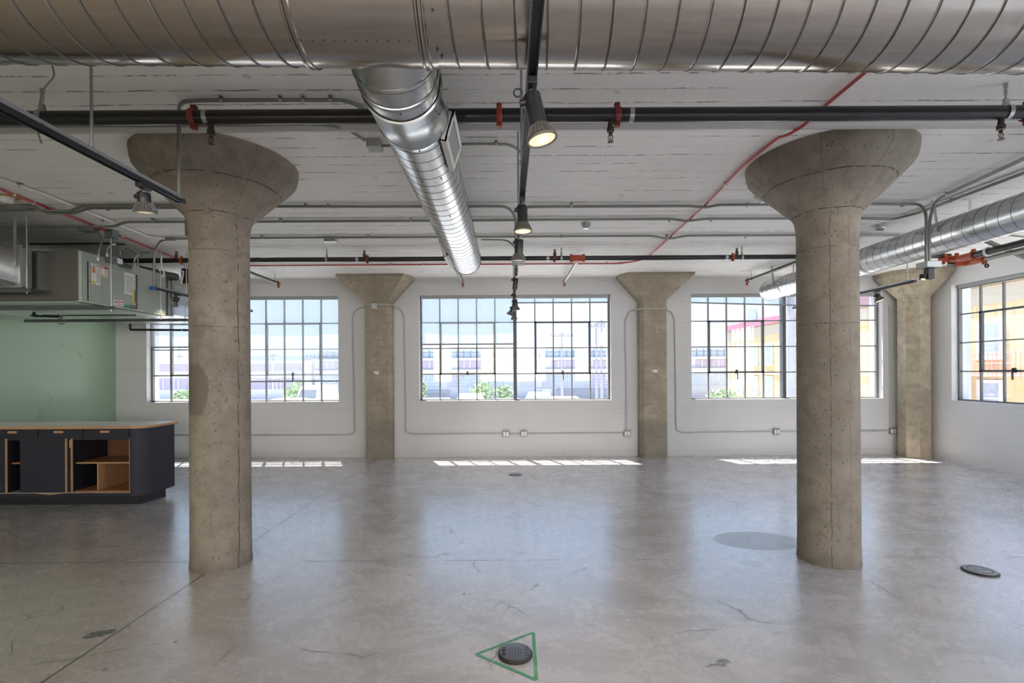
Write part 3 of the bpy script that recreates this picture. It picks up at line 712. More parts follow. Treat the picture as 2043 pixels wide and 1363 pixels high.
# white pipe fixed against the ceiling behind it
yb = 3.53
mb = MB(); n_ = 14
mb.rings([[Vector((xx, yb-math.cos(PI*k/n_)*.046, ZC-math.sin(PI*k/n_)*.040)) for k in range(n_+1)] for xx in (-4.8, 4.8)])
tag(mb.build('ceiling_pipe', simple('off white pipe paint', (.50,.49,.475), .4, 0, .05, 6)), 'pale grey half round cover strip under the ceiling behind the black main', 'pipe')
P2 = thing('sprinkler_pipe', 'long thinner black pipe near the far wall with orange tees', 'pipe', (0, 7.06, 3.22), 'black sprinkler pipes')
yc, zc, rc2 = 7.06, 3.225, .034
mb = MB(); mb.cyl((-6.6, yc, zc), (6.35, yc, zc), rc2, seg=28); mb.build('pipe', BLACK, P2)
def at2(px_): return P(px_, 516, yc).x
for px_, mt in ((733, REDC), (1106, REDC), (1462, ORANGE), (362, ORANGE), (893, ORANGE)):
    mb = MB(); coupling(mb, (at2(px_), yc, zc), (1,0,0), rc2, .05); mb.build('grooved_coupling', mt, P2)
for px_ in (727, 1107, 1470, 352):
    x = at2(px_)-.0; mb = MB(); mb.cyl((x, yc, zc+.02), (x, yc, zc+.085), .022, seg=14); mb.cyl((x, yc, zc+.085), (x, yc, zc+.12), .013, seg=10); mb.cyl((x, yc, zc+.12), (x, yc, zc+.124), .022, seg=14)
    mb.build('upright_sprinkler', BRASS, P2)
for px_ in (652, 1120, 1480, 240): hanger(P2, (at2(px_), yc, zc), rc2)
for px_ in (1093, 713, 1449):
    x = at2(px_); mb = MB(); mb.cyl((x-.02, yc, zc), (x+.02, yc, zc), rc2+.001, seg=28, cap=False); mb.build('grey_band', STEEL, P2)
# orange tee
tx = at2(1152); mb = MB(); mb.cyl((tx-.085, yc, zc), (tx+.085, yc, zc), rc2*1.35, seg=24); coupling(mb, (tx-.09, yc, zc), (1,0,0), rc2, .045); coupling(mb, (tx+.09, yc, zc), (1,0,0), rc2, .045)
mb.cyl((tx, yc, zc), (tx, yc+.13, zc-.01), rc2*1.2, seg=20); mb.build('tee_fitting', ORANGE, P2)
for X, lb in ((1.03, ''), (-.80, ''), (-4.12, ''), (4.32, '')):
    mb = MB(); mb.cyl((X, yc+.02, zc-.01), (X, 8.86, zc-.01), .027, seg=20)
    bp = mb.build('branch_pipe', EMT if X == 1.03 else BLACK, P2)
    mb = MB(); coupling(mb, (X, 8.84, zc-.01), (0,1,0), .027, .045); mb.sphere((X, 8.87, zc-.01), .033, 14, 7); mb.tube([(X, 8.87, zc-.01), (X, 8.87, zc-.05), (X, 8.87, zc-.085)], .018, 10)
    mb.cyl((X, 8.87, zc-.085), (X, 8.87, zc-.09), .026, seg=12)
    mb.build('elbow_sprinkler', ORANGE, bp)
    mb = MB(); mb.cyl((X, 8.72, zc), (X, 8.72, ZC), .006, seg=8); mb.lathe([(.034, -.012), (.034, .012)], (X, 8.72, zc-.01), (0,1,0), 20, None, False, False); mb.build('rod_hanger', STEEL, bp)
# right hand feed main
PR = thing('feed_main', 'dark feed main with bright orange tee beside the right wall', 'pipe', (6.35, 6.6, 3.13), 'black sprinkler pipes')
xf, zf = 6.35, 3.13
mb = MB(); mb.cyl((xf, 3.5, zf+.02), (xf, 6.92, zf+.02), .046, seg=32); mb.build('pipe', BLACK, PR)
mb = MB(); mb.cyl((xf+.16, 3.5, zf-.03), (xf+.16, 6.75, zf-.03), .034, seg=28)
mb.tube([(xf+.16, 6.6, zf-.03), (xf+.16, 6.98, zf-.03), (xf-.02, 7.08, zf-.03)], .036, 20, fillet=.09)
mb.build('side_pipe', EMT, PR)
mb = MB(); mb.tube([(xf-.10, 7.06, zf+.06), (xf+.0, 7.06, zf+.05), (xf, 6.90, zf+.02), (xf, 6.72, zf+.02)], .050, 24, fillet=.05)
coupling(mb, (xf-.10, 7.06, zf+.06), (1,0,0), .05, .05); coupling(mb, (xf, 6.70, zf+.02), (0,1,0), .050, .055); coupling(mb, (xf, 6.95, zf+.03), (0,1,0), .046, .05); mb.build('tee_fitting', ORANGE, PR)
mb = MB(); mb.tube([(xf+.16, 6.75, zf-.03), (xf+.16, 6.95, zf-.03), (xf+.04, 7.02, zf-.03)], .040, 20, fillet=.10); coupling(mb, (xf+.16, 6.72, zf-.03), (0,1,0), .042, .05); mb.build('elbow_fitting', ORANGE, PR)
mb = MB(); mb.bar((xf-.17, 6.36, zf+.13), (xf+.36, 6.36, zf-.10), .04, .04); mb.cyl((xf-.12, 6.36, zf+.1), (xf-.12, 6.36, ZC), .007, seg=8); mb.cyl((xf+.33, 6.36, zf-.09), (xf+.33, 6.36, zf-.03), .012, seg=8); mb.bar((xf-.1,6.36,ZC-.02),(xf+.3,6.2,zf+.12),.012,.02); mb.build('strut_brace', GALVR, PR, smooth=False)
mb = MB(); mb.lathe([(.047, -.012), (.062, -.012), (.062, .012), (.047, .012)], (xf, 6.50, zf+.02), (0,1,0), 28, None, False, False); mb.build('ring_clamp', PLASTW, PR)
mb = MB(); mb.lathe([(.012, -.006), (.030, -.006), (.030, .006), (.012, .006)], (xf+.1, 6.62, zf-.14), (0,1,0), 18, None, False, False); mb.cyl((xf+.1, 6.62, zf-.11), (xf+.1, 6.62, zf-.06), .004, seg=6); mb.build('hanging_ring', DARK, PR)

# ================================================================ CONDUITS
CON_N = 0
def conduit(name, label, pts, r, mat, cat='conduit', group=None, straps=(), fil=.09, smat=None):
    pts = [Vector(p) for p in pts]
    t = thing(name, label, cat, pts[0], group)
    mb = MB(); mb.tube(pts, r, 12, fillet=fil); mb.build('tube', mat, t)
    for s in straps:
        p, ax = Vector(s[0]), s[1]
        mb = MB(); d = {'x': (1,0,0), 'y': (0,1,0), 'z': (0,0,1)}[ax]
        mb.lathe([(r+.0005, -.010), (r+.003, -.009), (r+.003, .009), (r+.0005, .010)], p, d, 14, None, False, False)
        if len(s) > 2: mb.obox(p+Vector(s[2])*(r+.006), d, Vector(d).cross(Vector(s[2])), s[2], .010, r*1.9, .004)
        mb.build('strap', smat or STEEL, t)
    return t
UP = (0,0,1)
zc1 = ZC-.024
def C(px, py, z=zc1): return PZ(px, py, z)
def cs(pxs, y, z=zc1): return [(PZ(a, y, z), 'x', UP) for a in pxs]
GRP = 'grey steel conduits across the ceiling'
# near ones
conduit('conduit', 'grey conduit bridging above the black main, feeding the left track', [P(357,395,3.2)+Vector((0,0,.02)), P(357,240,3.2), C(358,203), C(400,200), C(560,200), C(690,200), C(722,214), PZ(735,232,zc1)], .0125, EMT, group=GRP, straps=cs((442, 560, 605, 660), 200))
jb = lambda c, h, label, cat='junction box', mat=STEEL, grp='steel junction boxes': None
def jbox(c, hx, hy, hz, label, mat=STEEL, grp='steel junction boxes', cover=True):
    c = Vector(c); t = thing('junction_box', label, 'junction box', c, grp)
    mb = MB(); mb.box(c.x-hx, c.x+hx, c.y-hy, c.y+hy, c.z-hz, c.z+hz); mb.build('box_body', mat, t, bev=.004)
    mb = MB(); mb.box(c.x-hx*1.04, c.x+hx*1.04, c.y-hy*1.04, c.y+hy*1.04, c.z-hz-.004, c.z-hz); 
    for sx in (-1, 1): mb.cyl((c.x+sx*hx*.7, c.y, c.z-hz-.007), (c.x+sx*hx*.7, c.y, c.z-hz-.003), .005, seg=8)
    mb.build('cover_plate', mat, t, smooth=False)
    return t
q0 = C(748, 290, ZC-.03)
jbox((q0.x, q0.y, ZC-.028), .052, .052, .028, 'square steel junction box beside the bright branch duct')
conduit('conduit', 'thin conduit along the grey ceiling pipe, slanting to the box by the branch duct', [C(-40,252), C(300,251), C(640,248), C(690,256), C(728,280)], .010, EMT, group=GRP, straps=cs((90, 517, 630), 250))
conduit('conduit', 'short conduit leaving the junction box under the branch duct', [C(760,291), C(800,290), C(960,287), C(1020,288), P(1044,306,3.86), P(1045,430,3.86)], .010, EMT, group=GRP, straps=cs((990,), 287))
# rows y~413
conduit('conduit', 'conduit crossing from the left capital to the middle track, nearest row', [C(545,412), C(760,412), C(1012,412), P(1029,430,5.3), P(1029,524,5.3)], .0142, EMT, group=GRP, straps=cs((610, 655), 412))
conduit('conduit', 'conduit from the middle track to the right duct, ending in a square lamp drop', [P(1040,440,5.3), C(1046,413), C(1380,411), C(1408,414.5,3.318), C(1432,409), C(1700,407), C(1835,407), P(1848,425,5.02), P(1848,524,5.02)], .0142, EMT, group=GRP, straps=cs((1140, 1490, 1800), 410))
conduit('conduit', 'left pair of kinked conduits, front one dipping under the red line', [C(-40,411), C(63,411.6), C(97,426,3.31), C(150,425,3.31), C(178,415.5), C(372,414.4), C(400,414.2)], .0142, EMT, group=GRP, straps=cs((60, 190, 320), 414), fil=.05)
conduit('conduit', 'left pair of kinked conduits, rear one bending down the round column', [C(-40,418.5), C(70,419.5,3.318), C(141,421,3.318), C(164,411.6), C(352,410.5), P(371,422,5.28), P(372,470,5.2)], .0142, EMT, group=GRP, straps=cs((55, 215), 418), fil=.05)
# row y~440
conduit('conduit', 'unbroken middle row conduit that turns toward the viewer above the right duct', [C(-40,452,3.318), C(228,452,3.318), C(250,443), C(500,442.5), C(1000,439.5), C(1340,436.8), C(1372,441.5,3.318), C(1405,437), C(1700,435.5), C(1785,437), C(1835,424), C(2120,316)], .0142, EMT, group=GRP, straps=cs((205, 305, 560, 820, 1335, 1418), 440)+[(C(1900,400), 'y', UP)], fil=.07)
conduit('conduit', 'thin grey conduit beside it curving down to the square lamp drop at right', [P(1854,524,5.06), P(1854,440,5.06), C(1866,400), C(1910,378), C(2120,282)], .0142, EMT, group=GRP, straps=[(C(1890,388), 'y', UP)], fil=.10)
# row y~475
conduit('conduit', 'rear row conduit interrupted by a small round box', [C(330,476.5), C(500,475), C(655,474), C(1000,472.5), C(1300,470.5), C(1335,477,3.318), C(1368,470.5), C(1585,469.5), C(1812,470)], .0142, EMT, group=GRP, straps=cs((522, 735, 1120, 1330, 1487), 473), fil=.07)
jbox((*C(660,480,ZC-.025).xy, ZC-.022), .075, .05, .022, 'flat steel junction box on the rear conduit row')
conduit('conduit', 'short conduit elbow dropping to the middle track from the rear row', [C(960,478), C(1012,479), P(1029,494,6.3), P(1031,545,6.3)], .011, EMT, group=GRP)
conduit('conduit', 'white conduit slanting in from upper left beside the red line', [C(-60,336), C(100,392), C(217,440), C(300,474), C(330,476.5)], .013, WCOND, group=None, straps=[(C(40,370), 'y', UP)])
conduit('conduit', 'grey conduit dropping onto the left far track beside the air handler', [C(350,478), C(322,478), P(308,500,6.5), P(307,570,6.5)], .0142, EMT, group=GRP, fil=.12)
# red fire alarm conduits
zr = ZC-.022
conduit('red_conduit', 'red conduit running down the right ceiling and along the far wall', [Vector((2.10, 1.2, zr)), Vector((2.11, 2.95, zr)), Vector((2.11,3.36,zr)), Vector((2.09,3.46,3.318)), Vector((2.055,3.60,3.318)), Vector((2.04,3.70,zr)), Vector((2.02,4.2,zr)), PZ(1410,407,zr), Vector((2.16, 7.7, zr)), PZ(1240,526,zr), PZ(1000,527,zr), PZ(500,530,zr), PZ(372,532,zr)], .011, RED, fil=.16,
        straps=[(PZ(1448,368,zr), 'y', UP), (PZ(1210,526,zr), 'x', UP), (PZ(845,528,zr), 'x', UP), (PZ(780,528,zr), 'x', UP), (PZ(1238,526.5,zr), 'x', UP)], smat=STEEL)
conduit('red_conduit', 'red conduit slanting across the upper left ceiling above the air handler', [PZ(-60,352,zr), PZ(25,388,zr), PZ(150,436,zr), PZ(240,472,zr), PZ(362,520,zr)], .012, RED, fil=.2, straps=[(PZ(27,388.5,zr), 'y', UP), (PZ(66,404,zr), 'y', UP), (PZ(122,424,zr), 'y', UP), (PZ(245,471,zr), 'y', UP)], smat=PLASTW)
# dangling cable upper left
conduit('dangling_cable', 'loose grey cable hanging in a curl beside the left hanger', [P(104,130,2.7), P(110,152,2.7), P(95,168,2.7), P(84,184,2.7), P(78,215,2.7), P(74,245,2.7), P(76,268,2.7), P(83,286,2.7)], .004, EMT, cat='cable', fil=.03)

# ================================================================ TRACKS & HEADS
zt_ = 2.74
def track(label, X, y0, y1, z=zt_):
    t = thing('track_rail', label, 'track rail', (X, y0, z), 'hanging light tracks')
    mb = MB(); mb.box(X-.017, X+.017, y0, y1, z, z+.004); mb.box(X-.018, X-.012, y0, y1, z-.022, z+.001); mb.box(X+.012, X+.018, y0, y1, z-.022, z+.001); mb.box(X-.013, X+.013, y0+.0005, y1-.0005, z-.012, z)
    mb.build('rail', TRACK, t, smooth=False)
    mb = MB(); mb.box(X-.021, X+.021, y0, y1, z+.004, z+.024, 0); mb.build('top_channel', TRACKE, t, smooth=False)
    mb = MB(); mb.box(X-.021, X+.021, y0-.03, y0+.01, z-.024, z+.008); mb.box(X-.021, X+.021, y1-.01, y1+.03, z-.024, z+.008); mb.build('end_cap', DARK, t, smooth=False)
    return t
def rod(t, X, Y, z0=zt_+.024, z1=ZC, r=.0075):
    mb = MB(); mb.cyl((X, Y, z0), (X, Y, z1), r, seg=10); mb.cyl((X, Y, z0), (X, Y, z0+.02), .013, seg=8); mb.build('hanger_rod', STEEL, t)
T1 = track('hanging light track down the middle, passing under the trunk duct', .100, .35, 5.42)
for y in (1.0, 2.75, 3.6): rod(T1, .100 if y < 2 else .085, y, zt_+.02, ZC if y > 2.3 else 3.36)
T1b = track('rear continuation of the middle light track, in front of the middle window', .10, 5.50, 8.95)
for y in (6.0, 7.9): rod(T1b, .10, y)
T2 = track('hanging light track slanting down at upper left to the stained column', -2.14, .9, 3.22)
rod(T2, -2.14, 2.54)
T3 = track('far left light track starting at a blue junction box', -4.66, 6.52, 8.95)
for y in (7.15, 8.6): rod(T3, -4.66, y)
T4 = track('far right light track in front of the corner column', 5.22, 6.33, 8.95)
for y in (6.42, 7.6): rod(T4, 5.22, y)
bb = thing('junction_box', 'small blue junction box at the end of the far left track', 'junction box', (-4.66, 6.47, 2.72)); mb = MB(); mb.box(-4.69, -4.635, 6.44, 6.50, 2.70, 2.75); mb.build('box_body', BLUE, bb, bev=.004)

def head(X, Y, z, d, label, hs=1.0, lit=1, L=.095, par=True, grp='track spotlights', big=False):
    """track spotlight: adapter under the rail, knuckle, black housing along d, ribbed lamp, lens"""
    d = Vector(d).normalized(); t = thing('track_spotlight', label, 'spotlight', (X, Y, z), grp)
    o = Vector((X, Y, z))
    mb = MB(); mb.box(X-.018, X+.018, Y-.045, Y+.045, z-.050, z-.022); mb.build('track_adapter', DARK, t, bev=.003)
    side = d.cross(Vector((0,1,0))).normalized(); k = o+Vector((0,0,-.075))
    mb = MB(); mb.tube([o+Vector((0,0,-.045)), k+side*-.03, k+side*-.043+d*.02], .006, 8, fillet=.012); mb.cyl(k+side*-.052+d*.02, k+side*-.02+d*.02, .013, seg=12);
    if big: mb.tube([k+side*-.0+Vector((-.055+.016*math.cos(a_*PI/6), 0, .012+.016*math.sin(a_*PI/6))) for a_ in range(13)], .0035, 6)
    mb.build('knuckle', DARK, t)
    h0 = k+d*-.005
    hr = .033*hs
    mb = MB(); mb.lathe([(hr*.9, 0), (hr, .006), (hr, L), (hr*.93, L), (hr*.93, L-.01)], h0, d, 28, None, True, True); mb.build('housing', DARK, t)
    if par:
        p = h0+d*(L-.012); R0 = .030*hs; R1 = .060*hs; LL = .070*hs
        mb = MB(); mb.lathe([(R0*.95, 0), (R0, .006), (R0*1.15, .015), (R1*.93, LL*.86), (R1, LL*.90), (R1, LL), (R1*.9, LL), (R1*.86, LL-.004)], p, d, 40)
        up = Vector((0,1,0)); a = up.cross(d).normalized(); b = d.cross(a)
        nr = 24
        for i in range(nr):
            th = 2*PI*i/nr; rd = a*math.cos(th)+b*math.sin(th)
            mb.bar(p+d*.014+rd*(R0*1.17), p+d*LL*.84+rd*(R1*.945), .0035*hs, .007*hs)
        lp = mb.build('ribbed_lamp', ALU, t)
        q = p+d*(LL-.0035)
        mb = MB(); mb.lathe([(R1*.86, 0), (R1*.5, .003), (.0, .0045)], q, d, 32, 0, False, False)
        if lit == 2: mb.lathe([(R1*.36, .0042), (R1*.2, .006), (.0, .0065)], q, d, 24, 1, False, False)
        mb.build('lens', [LAMPON, LAMPHOT] if lit >= 1.5 else [LAMPPALE], lp)
        if lit >= 1:
            ld = bpy.data.lights.new('spot lamp', 'SPOT'); ld.energy = 14 if lit == 2 else 6; ld.color = (1,.80,.56); ld.spot_size = R(75); ld.spot_blend = .6; ld.shadow_soft_size = .04
            lo = bpy.data.objects.new('lamp_light', ld); COL.objects.link(lo); lo.location = q+d*.02; lo.rotation_euler = d.to_track_quat('-Z', 'Y').to_euler()
    return t
head(.100, 1.90, zt_, (.22,-.02,-1), 'largest lit spotlight, hanging right under the trunk duct', 1.0, 2, .125, big=True)
head(.100, 3.18, zt_, (.02,-.04,-1), 'second lit spotlight down the middle track, warm glow', 1.0, 2, .11)
head(.100, 3.98, zt_, (-.05,.16,-1), 'third middle track spotlight, seen dark against the ceiling', 1.0, 1, .11)
head(.100, 5.62, zt_, (-.12,.1,-1), 'narrow black box spotlight just below the grey junction box', .85, 0, .13, False)
head(.100, 6.75, zt_, (-.05,.5,-1), 'tiny black spotlight between the junction box and the window lamps', .6, 0, .06, False)
head(.115, 7.30, zt_, (.10,.1,-1), 'topmost of the three small spotlights before the middle window', 1.0, 1, .10)
head(.095, 8.15, zt_, (-.45,.1,-1), 'leftmost of the three small spotlights before the middle window', 1.0, 1, .085)
head(.105, 8.75, zt_, (.12,.1,-1), 'lowest of the three small spotlights before the middle window', 1.0, 1, .085)
head(-2.14, 2.90, zt_, (-.05,.22,-1), 'spotlight on the left track near the stained capital', 1.05, 1.5, .055)
head(-4.66, 6.95, zt_, (-.75,.2,-1), 'tilted spotlight in front of the air handler', 1.0, 1, .06)
head(-4.66, 8.75, zt_, (.15,.2,-1), 'spotlight peeking out right of the stained column', 1.0, 1.5, .06)
head(5.22, 6.95, zt_, (.25,-.25,-1), 'warm lit spotlight on the far right track', 1.0, 1.5, .05)
head(5.22, 7.85, zt_, (.05,.1,-1), 'spotlight half hidden by the right round column', 1.0, 1, .06)
jbox((.115, 5.34, 2.80), .062, .05, .035, 'grey junction box joining the two middle tracks', EMTW)
cq = P(1853, 529, 5.04)
jbox((cq.x, cq.y, cq.z), .075, .07, .03, 'square junction box hanging before the corner column capital', STEEL)
ql = thing('square_downlight', 'black box downlight with a small side lamp, under the right junction box', 'spotlight', (cq.x, cq.y, cq.z-.035))
mb = MB(); mb.box(cq.x-.03, cq.x+.035, cq.y-.03, cq.y+.03, cq.z-.145, cq.z-.034); mb.build('housing', DARK, ql, bev=.004)
mb = MB(); mb.cyl((cq.x-.06, cq.y, cq.z-.10), (cq.x-.068, cq.y-.005, cq.z-.145), .028, .030, 20); mb.build('side_lamp', DARK, ql)
mb = MB(); mb.cyl((cq.x-.068, cq.y-.005, cq.z-.1455), (cq.x-.0685, cq.y-.005, cq.z-.147), .024, seg=20); mb.build('lens', LAMPON, ql)

# ceiling sensors
def sensor(px, py, label, ring=None, s=1.):
    p = PZ(px, py, ZC-.03*s); t = thing('ceiling_sensor', label, 'ceiling sensor', (p.x, p.y, ZC))
    mb = MB(); mb.lathe([(.055*s, 0), (.055*s, .035), (.050*s, .037)], (p.x, p.y, ZC), (0,0,-1), 8 if ring is None else 28); mb.build('mounting_box', STEEL if ring is None else PLASTW, t, smooth=False)
    mb = MB(); mb.lathe([(.048*s, .036), (.046*s, .055), (.030*s, .068), (.0, .07)], (p.x, p.y, ZC), (0,0,-1), 28, None, True, False); mb.build('dome', PLASTW if ring else STEEL, t)
    if ring: mb = MB(); mb.lathe([(.056*s, 0), (.10*s, .0), (.10*s, .008), (.056*s, .012)], (p.x, p.y, ZC), (0,0,-1), 32, None, False, False); mb.build('stained_ring', ring, t)
    return t
YR = simple('yellowed ring plastic', (.36,.27,.10), .6, 0, .2, 20)
sensor(1169, 450, 'small grey ceiling sensor between the middle track and the red conduit')
sensor(1757, 455, 'ceiling sensor box between right round column and right duct', None, 1.25)
sensor(14, 398, 'round ceiling detector with a yellowed ring at upper left', YR, 1.0)
sensor(1522, 396, 'round ceiling detector tucked under the right capital', YR, .8)
mb = MB(); pq = PZ(908, 211, ZC-.01); mb.box(pq.x-.018, pq.x+.018, pq.y-.012, pq.y+.012, ZC-.012, ZC); mb.cyl((pq.x+.03,pq.y,ZC-.012),(pq.x+.03,pq.y,ZC),.008,seg=8); tag(mb.build('wall_clip', PLASTW), 'tiny white clip on the ceiling right of the branch duct', 'clip')

# ================================================================ WALL CONDUITS + OUTLETS
yw = YW-.014
def W(px, py): return P(px, py, yw)
def outlet(px, py, label, y=yw-.012, two=True):
    p = P(px, py, y); t = thing('outlet_box', label, 'outlet', (p.x, YW, p.z), 'wall outlets')
    mb = MB(); mb.box(p.x-.058, p.x+.058, YW-.05, YW, p.z-.056, p.z+.056); mb.build('box_body', EMT, t, bev=.004)
    for s in (-1, 1):
        mb = MB(); mb.box(p.x+s*.028-.021, p.x+s*.028+.021, YW-.054, YW-.050, p.z-.040, p.z+.040)
        mb.mi = 1
        for dz in (-.018, .018):
            for dx in (-.006, .006): mb.box(p.x+s*.028+dx-.0015, p.x+s*.028+dx+.0015, YW-.0545, YW-.0535, p.z+dz-.005, p.z+dz+.005)
        mb.build('receptacle', [PLASTW, DARK], t, smooth=False)
WG = 'grey conduits on the far wall'
FWD = (0,1,0)
yp = 9.03-.014
conduit('wall_conduit', 'wall conduit loop beside and below the left window', [Vector((-2.44,yp,2.85)), Vector((-2.635,yp,2.85)), Vector((-2.635,yw,2.84)), W(712,616), W(703,628), W(705,750), W(707,866), W(690,868), W(500,869), W(343,869)], .0115, EMTW, group=WG, straps=[(W(703,645), 'z', FWD), (W(706,755), 'z', FWD), (W(706,782), 'z', FWD), (W(532,869), 'x', FWD)])
conduit('wall_conduit', 'wall conduit from the pilaster box down beside the middle window to its first outlet', [Vector((-2.40,yp,2.85)), Vector((-2.118,yp,2.85)), Vector((-2.118,yw,2.84)), W(797,616), W(806,628), W(809,750), W(810,862), W(822,866), W(1005,865)], .0115, EMTW, group=WG, straps=[(W(807,645), 'z', FWD), (W(808,735), 'z', FWD), (W(810,762), 'z', FWD)])
conduit('wall_conduit', 'short conduit between the paired outlets', [W(1014,865.5), W(1040,865.5)], .0115, EMTW, group=WG)
conduit('wall_conduit', 'wall conduit from the paired outlets to the outlet left of the right pilaster', [W(1050,865.5), W(1246,863.5)], .0115, EMTW, group=WG, straps=[(W(1213,864), 'x', FWD)])
conduit('wall_conduit', 'wall conduit looping over the right pilaster between two windows', [W(1249.5,858), W(1249,750), W(1247,640), W(1255,621.5), Vector((2.425,yw,2.745)), Vector((2.425,yp,2.745)), Vector((2.945,yp,2.745)), Vector((2.945,yw,2.745)), W(1340,622), W(1346,640), W(1348,750), W(1349,858), W(1362,863), W(1545,861)], .0115, EMTW, group=WG, fil=.05, straps=[(W(1247,655), 'z', FWD), (W(1248,812), 'z', FWD), (W(1346,652), 'z', FWD), (W(1347,732), 'z', FWD), (W(1375,863), 'x', FWD)])
conduit('wall_conduit', 'wall conduit passing low behind the right round column', [W(1555,861), W(1776,859.5)], .0115, EMTW, group=WG, straps=[(W(1744,860), 'x', FWD)])
conduit('wall_conduit', 'vertical wall conduit left of the corner column', [W(1777,852), W(1776,720), W(1775,610)], .0125, EMTW, group=WG, straps=[(W(1776,818), 'z', FWD), (W(1775,620), 'z', FWD)])
outlet(1009.5, 866, 'left outlet of the close pair under the middle window')
outlet(1045.5, 865.5, 'right outlet of the close pair under the middle window')
outlet(1251, 865, 'outlet left of the right pilaster, below the conduit')
outlet(1549, 861.5, 'outlet just left of the right round column')
outlet(1781, 860, 'outlet beside the corner column, under the vertical conduit')
pj = P(747, 611, 9.01); t = thing('junction_box', 'small square box on the left pilaster below its capital', 'junction box', (pj.x, 9.0, pj.z), 'steel junction boxes')
mb = MB(); mb.box(pj.x-.052, pj.x+.052, 8.985, 9.03, pj.z-.052, pj.z+.052); mb.build('box_body', EMTW, t, bev=.004); mb = MB(); mb.box(pj.x-.045, pj.x+.045, 8.981, 8.986, pj.z-.045, pj.z+.045); mb.build('cover_plate', EMTW, t, smooth=False)

# ================================================================ AIR HANDLER (upper left)
AX, AY0, AY1, AZ0, AZ1 = -4.94, 5.69, 7.12, 2.445, 3.03
ah = thing('air_handler', 'grey green air handler hung from the ceiling, covered in labels', 'air handler', (-5.9, 6.4, AZ0))
mb = MB(); mb.box(-7.0, AX-.012, AY0+.004, AY1, AZ0+.006, AZ1); mb.build('cabinet', AHUF, ah, smooth=False)
mb = MB(); mb.box(AX-.02, AX, AY0, AY1, AZ0, AZ1+.002); mb.build('side_casing', AHU, ah, smooth=False)
mb = MB(); mb.box(AX-.004, AX+.006, AY0-.003, AY0+.02, AZ0, AZ1); mb.box(AX-.003, AX+.005, AY0+.045, AY0+.048, AZ0, AZ1); mb.box(AX-.05, AX+.004, AY0-.002, AY1, AZ0-.006, AZ0+.006); mb.build('corner_trim', AHUL, ah, smooth=False)
def ys_(px): return AX*F/(px-CX)
for a, b, z0, z1 in ((177, 270, AZ0+.02, AZ1-.10), (274.5, 328, AZ0+.02, AZ1-.11)):
    mb = MB(); mb.box(AX-.002, AX+.008, ys_(a), ys_(b), z0, z1); pn = mb.build('access_panel', AHU, ah, bev=.003)
    mb = MB(); mb.box(AX-.001, AX+.005, ys_(a)-.012, ys_(a), z0, z1); mb.build('panel_gap', DARK, pn, smooth=False)
    mb = MB()
    for z in (z0+.06, (z0+z1)/2, z1-.06): mb.sphere((AX+.009, ys_(a)+.02, z), .006, 8, 5)
    mb.build('panel_screws', DARK, pn)
mb = MB(); mb.box(-7.0, AX+.002, AY0-.001, AY1, AZ0-.006, AZ0); mb.build('drain_pan', AHUL, ah, smooth=False)
def sticker(x0, y0, x1, y1, parts=()):
    a = PXP(x0, y0, AX); b = PXP(x1, y1, AX); ya, yb = a.y, b.y
    # keep the sheet rectangular on the panel
    zt0 = a.z; zb0 = PXP(x0, y1, AX).z
    mb = MB(); mb.box(AX+.008, AX+.0092, ya, yb, zb0, zt0)
    for fx0, fz0, fx1, fz1, k in parts:
        mb.box(AX+.0092, AX+.0100, ya+(yb-ya)*fx0, ya+(yb-ya)*fx1, zb0+(zt0-zb0)*fz0, zb0+(zt0-zb0)*fz1, k)
    mb.build('warning_label', [PAPER, LORG, YEL, LGREY, LGRN, LRED], ah, smooth=False)
lines = [(.08, .1+.07*i, .45, .13+.07*i, 3) for i in range(6)]
sticker(181, 525, 199, 566, [(.06,.55,.42,.85,1), (.55,.1,.95,.85,0)]+[(.55,.12+.08*i,.92,.145+.08*i,3) for i in range(9)]+[(.08,.02,.42,.14,2), (.12,.9,.9,.94,3)])
sticker(200, 530, 214, 551, [(.0,.75,.35,.98,1), (.45,.75,1,.98,5), (.02,.02,.35,.25,2)]+[(.45,.1+.1*i,.95,.13+.1*i,5) for i in range(6)])
sticker(247, 543, 267, 586, [(.1,.08+.07*i,.9,.10+.07*i,3) for i in range(12)])
sticker(225, 598, 236, 609, [(.05,.6,.95,.8,5)]+[(.1,.1+.15*i,.9,.15+.15*i,5) for i in range(3)]); sticker(238, 599, 245, 610, [(.05,.6,.95,.8,5), (.1,.2,.9,.3,5)])
def plate(x0, y0, x1, y1, mat, nm='plate_label'):
    a = PXP(x0, y0, AX); b = PXP(x1, y1, AX); zb0 = PXP(x0, y1, AX).z
    mb = MB(); mb.box(AX+.008, AX+.010, a.y, b.y, zb0, a.z); mb.build(nm, mat, ah, smooth=False)
plate(263, 578, 266.5, 604, YEL); plate(267, 579, 272, 604, LGREY); plate(247, 607, 256, 614, LGRN); plate(257, 608, 270, 616, LGREY)
plate(236, 521, 262, 533, LGREY)
sticker(238, 522, 261, 532, [(.05+.12*k,.15,.12+.12*k,.45,5) for k in range(8)]+[(.05+.15*k,.6,.14+.15*k,.85,3) for k in range(6)])
mb = MB(); q = PXP(216, 520, AX); mb.box(AX, AX+.05, q.y-.05, q.y+.08, q.z-.03, q.z+.045); mb.build('control_box', LGREY, ah, bev=.003)
mb = MB(); q = PXP(228, 519, AX); mb.box(AX, AX+.03, q.y-.05, q.y+.10, q.z-.035, q.z+.03); mb.build('control_cover', PAPER, ah, bev=.003)
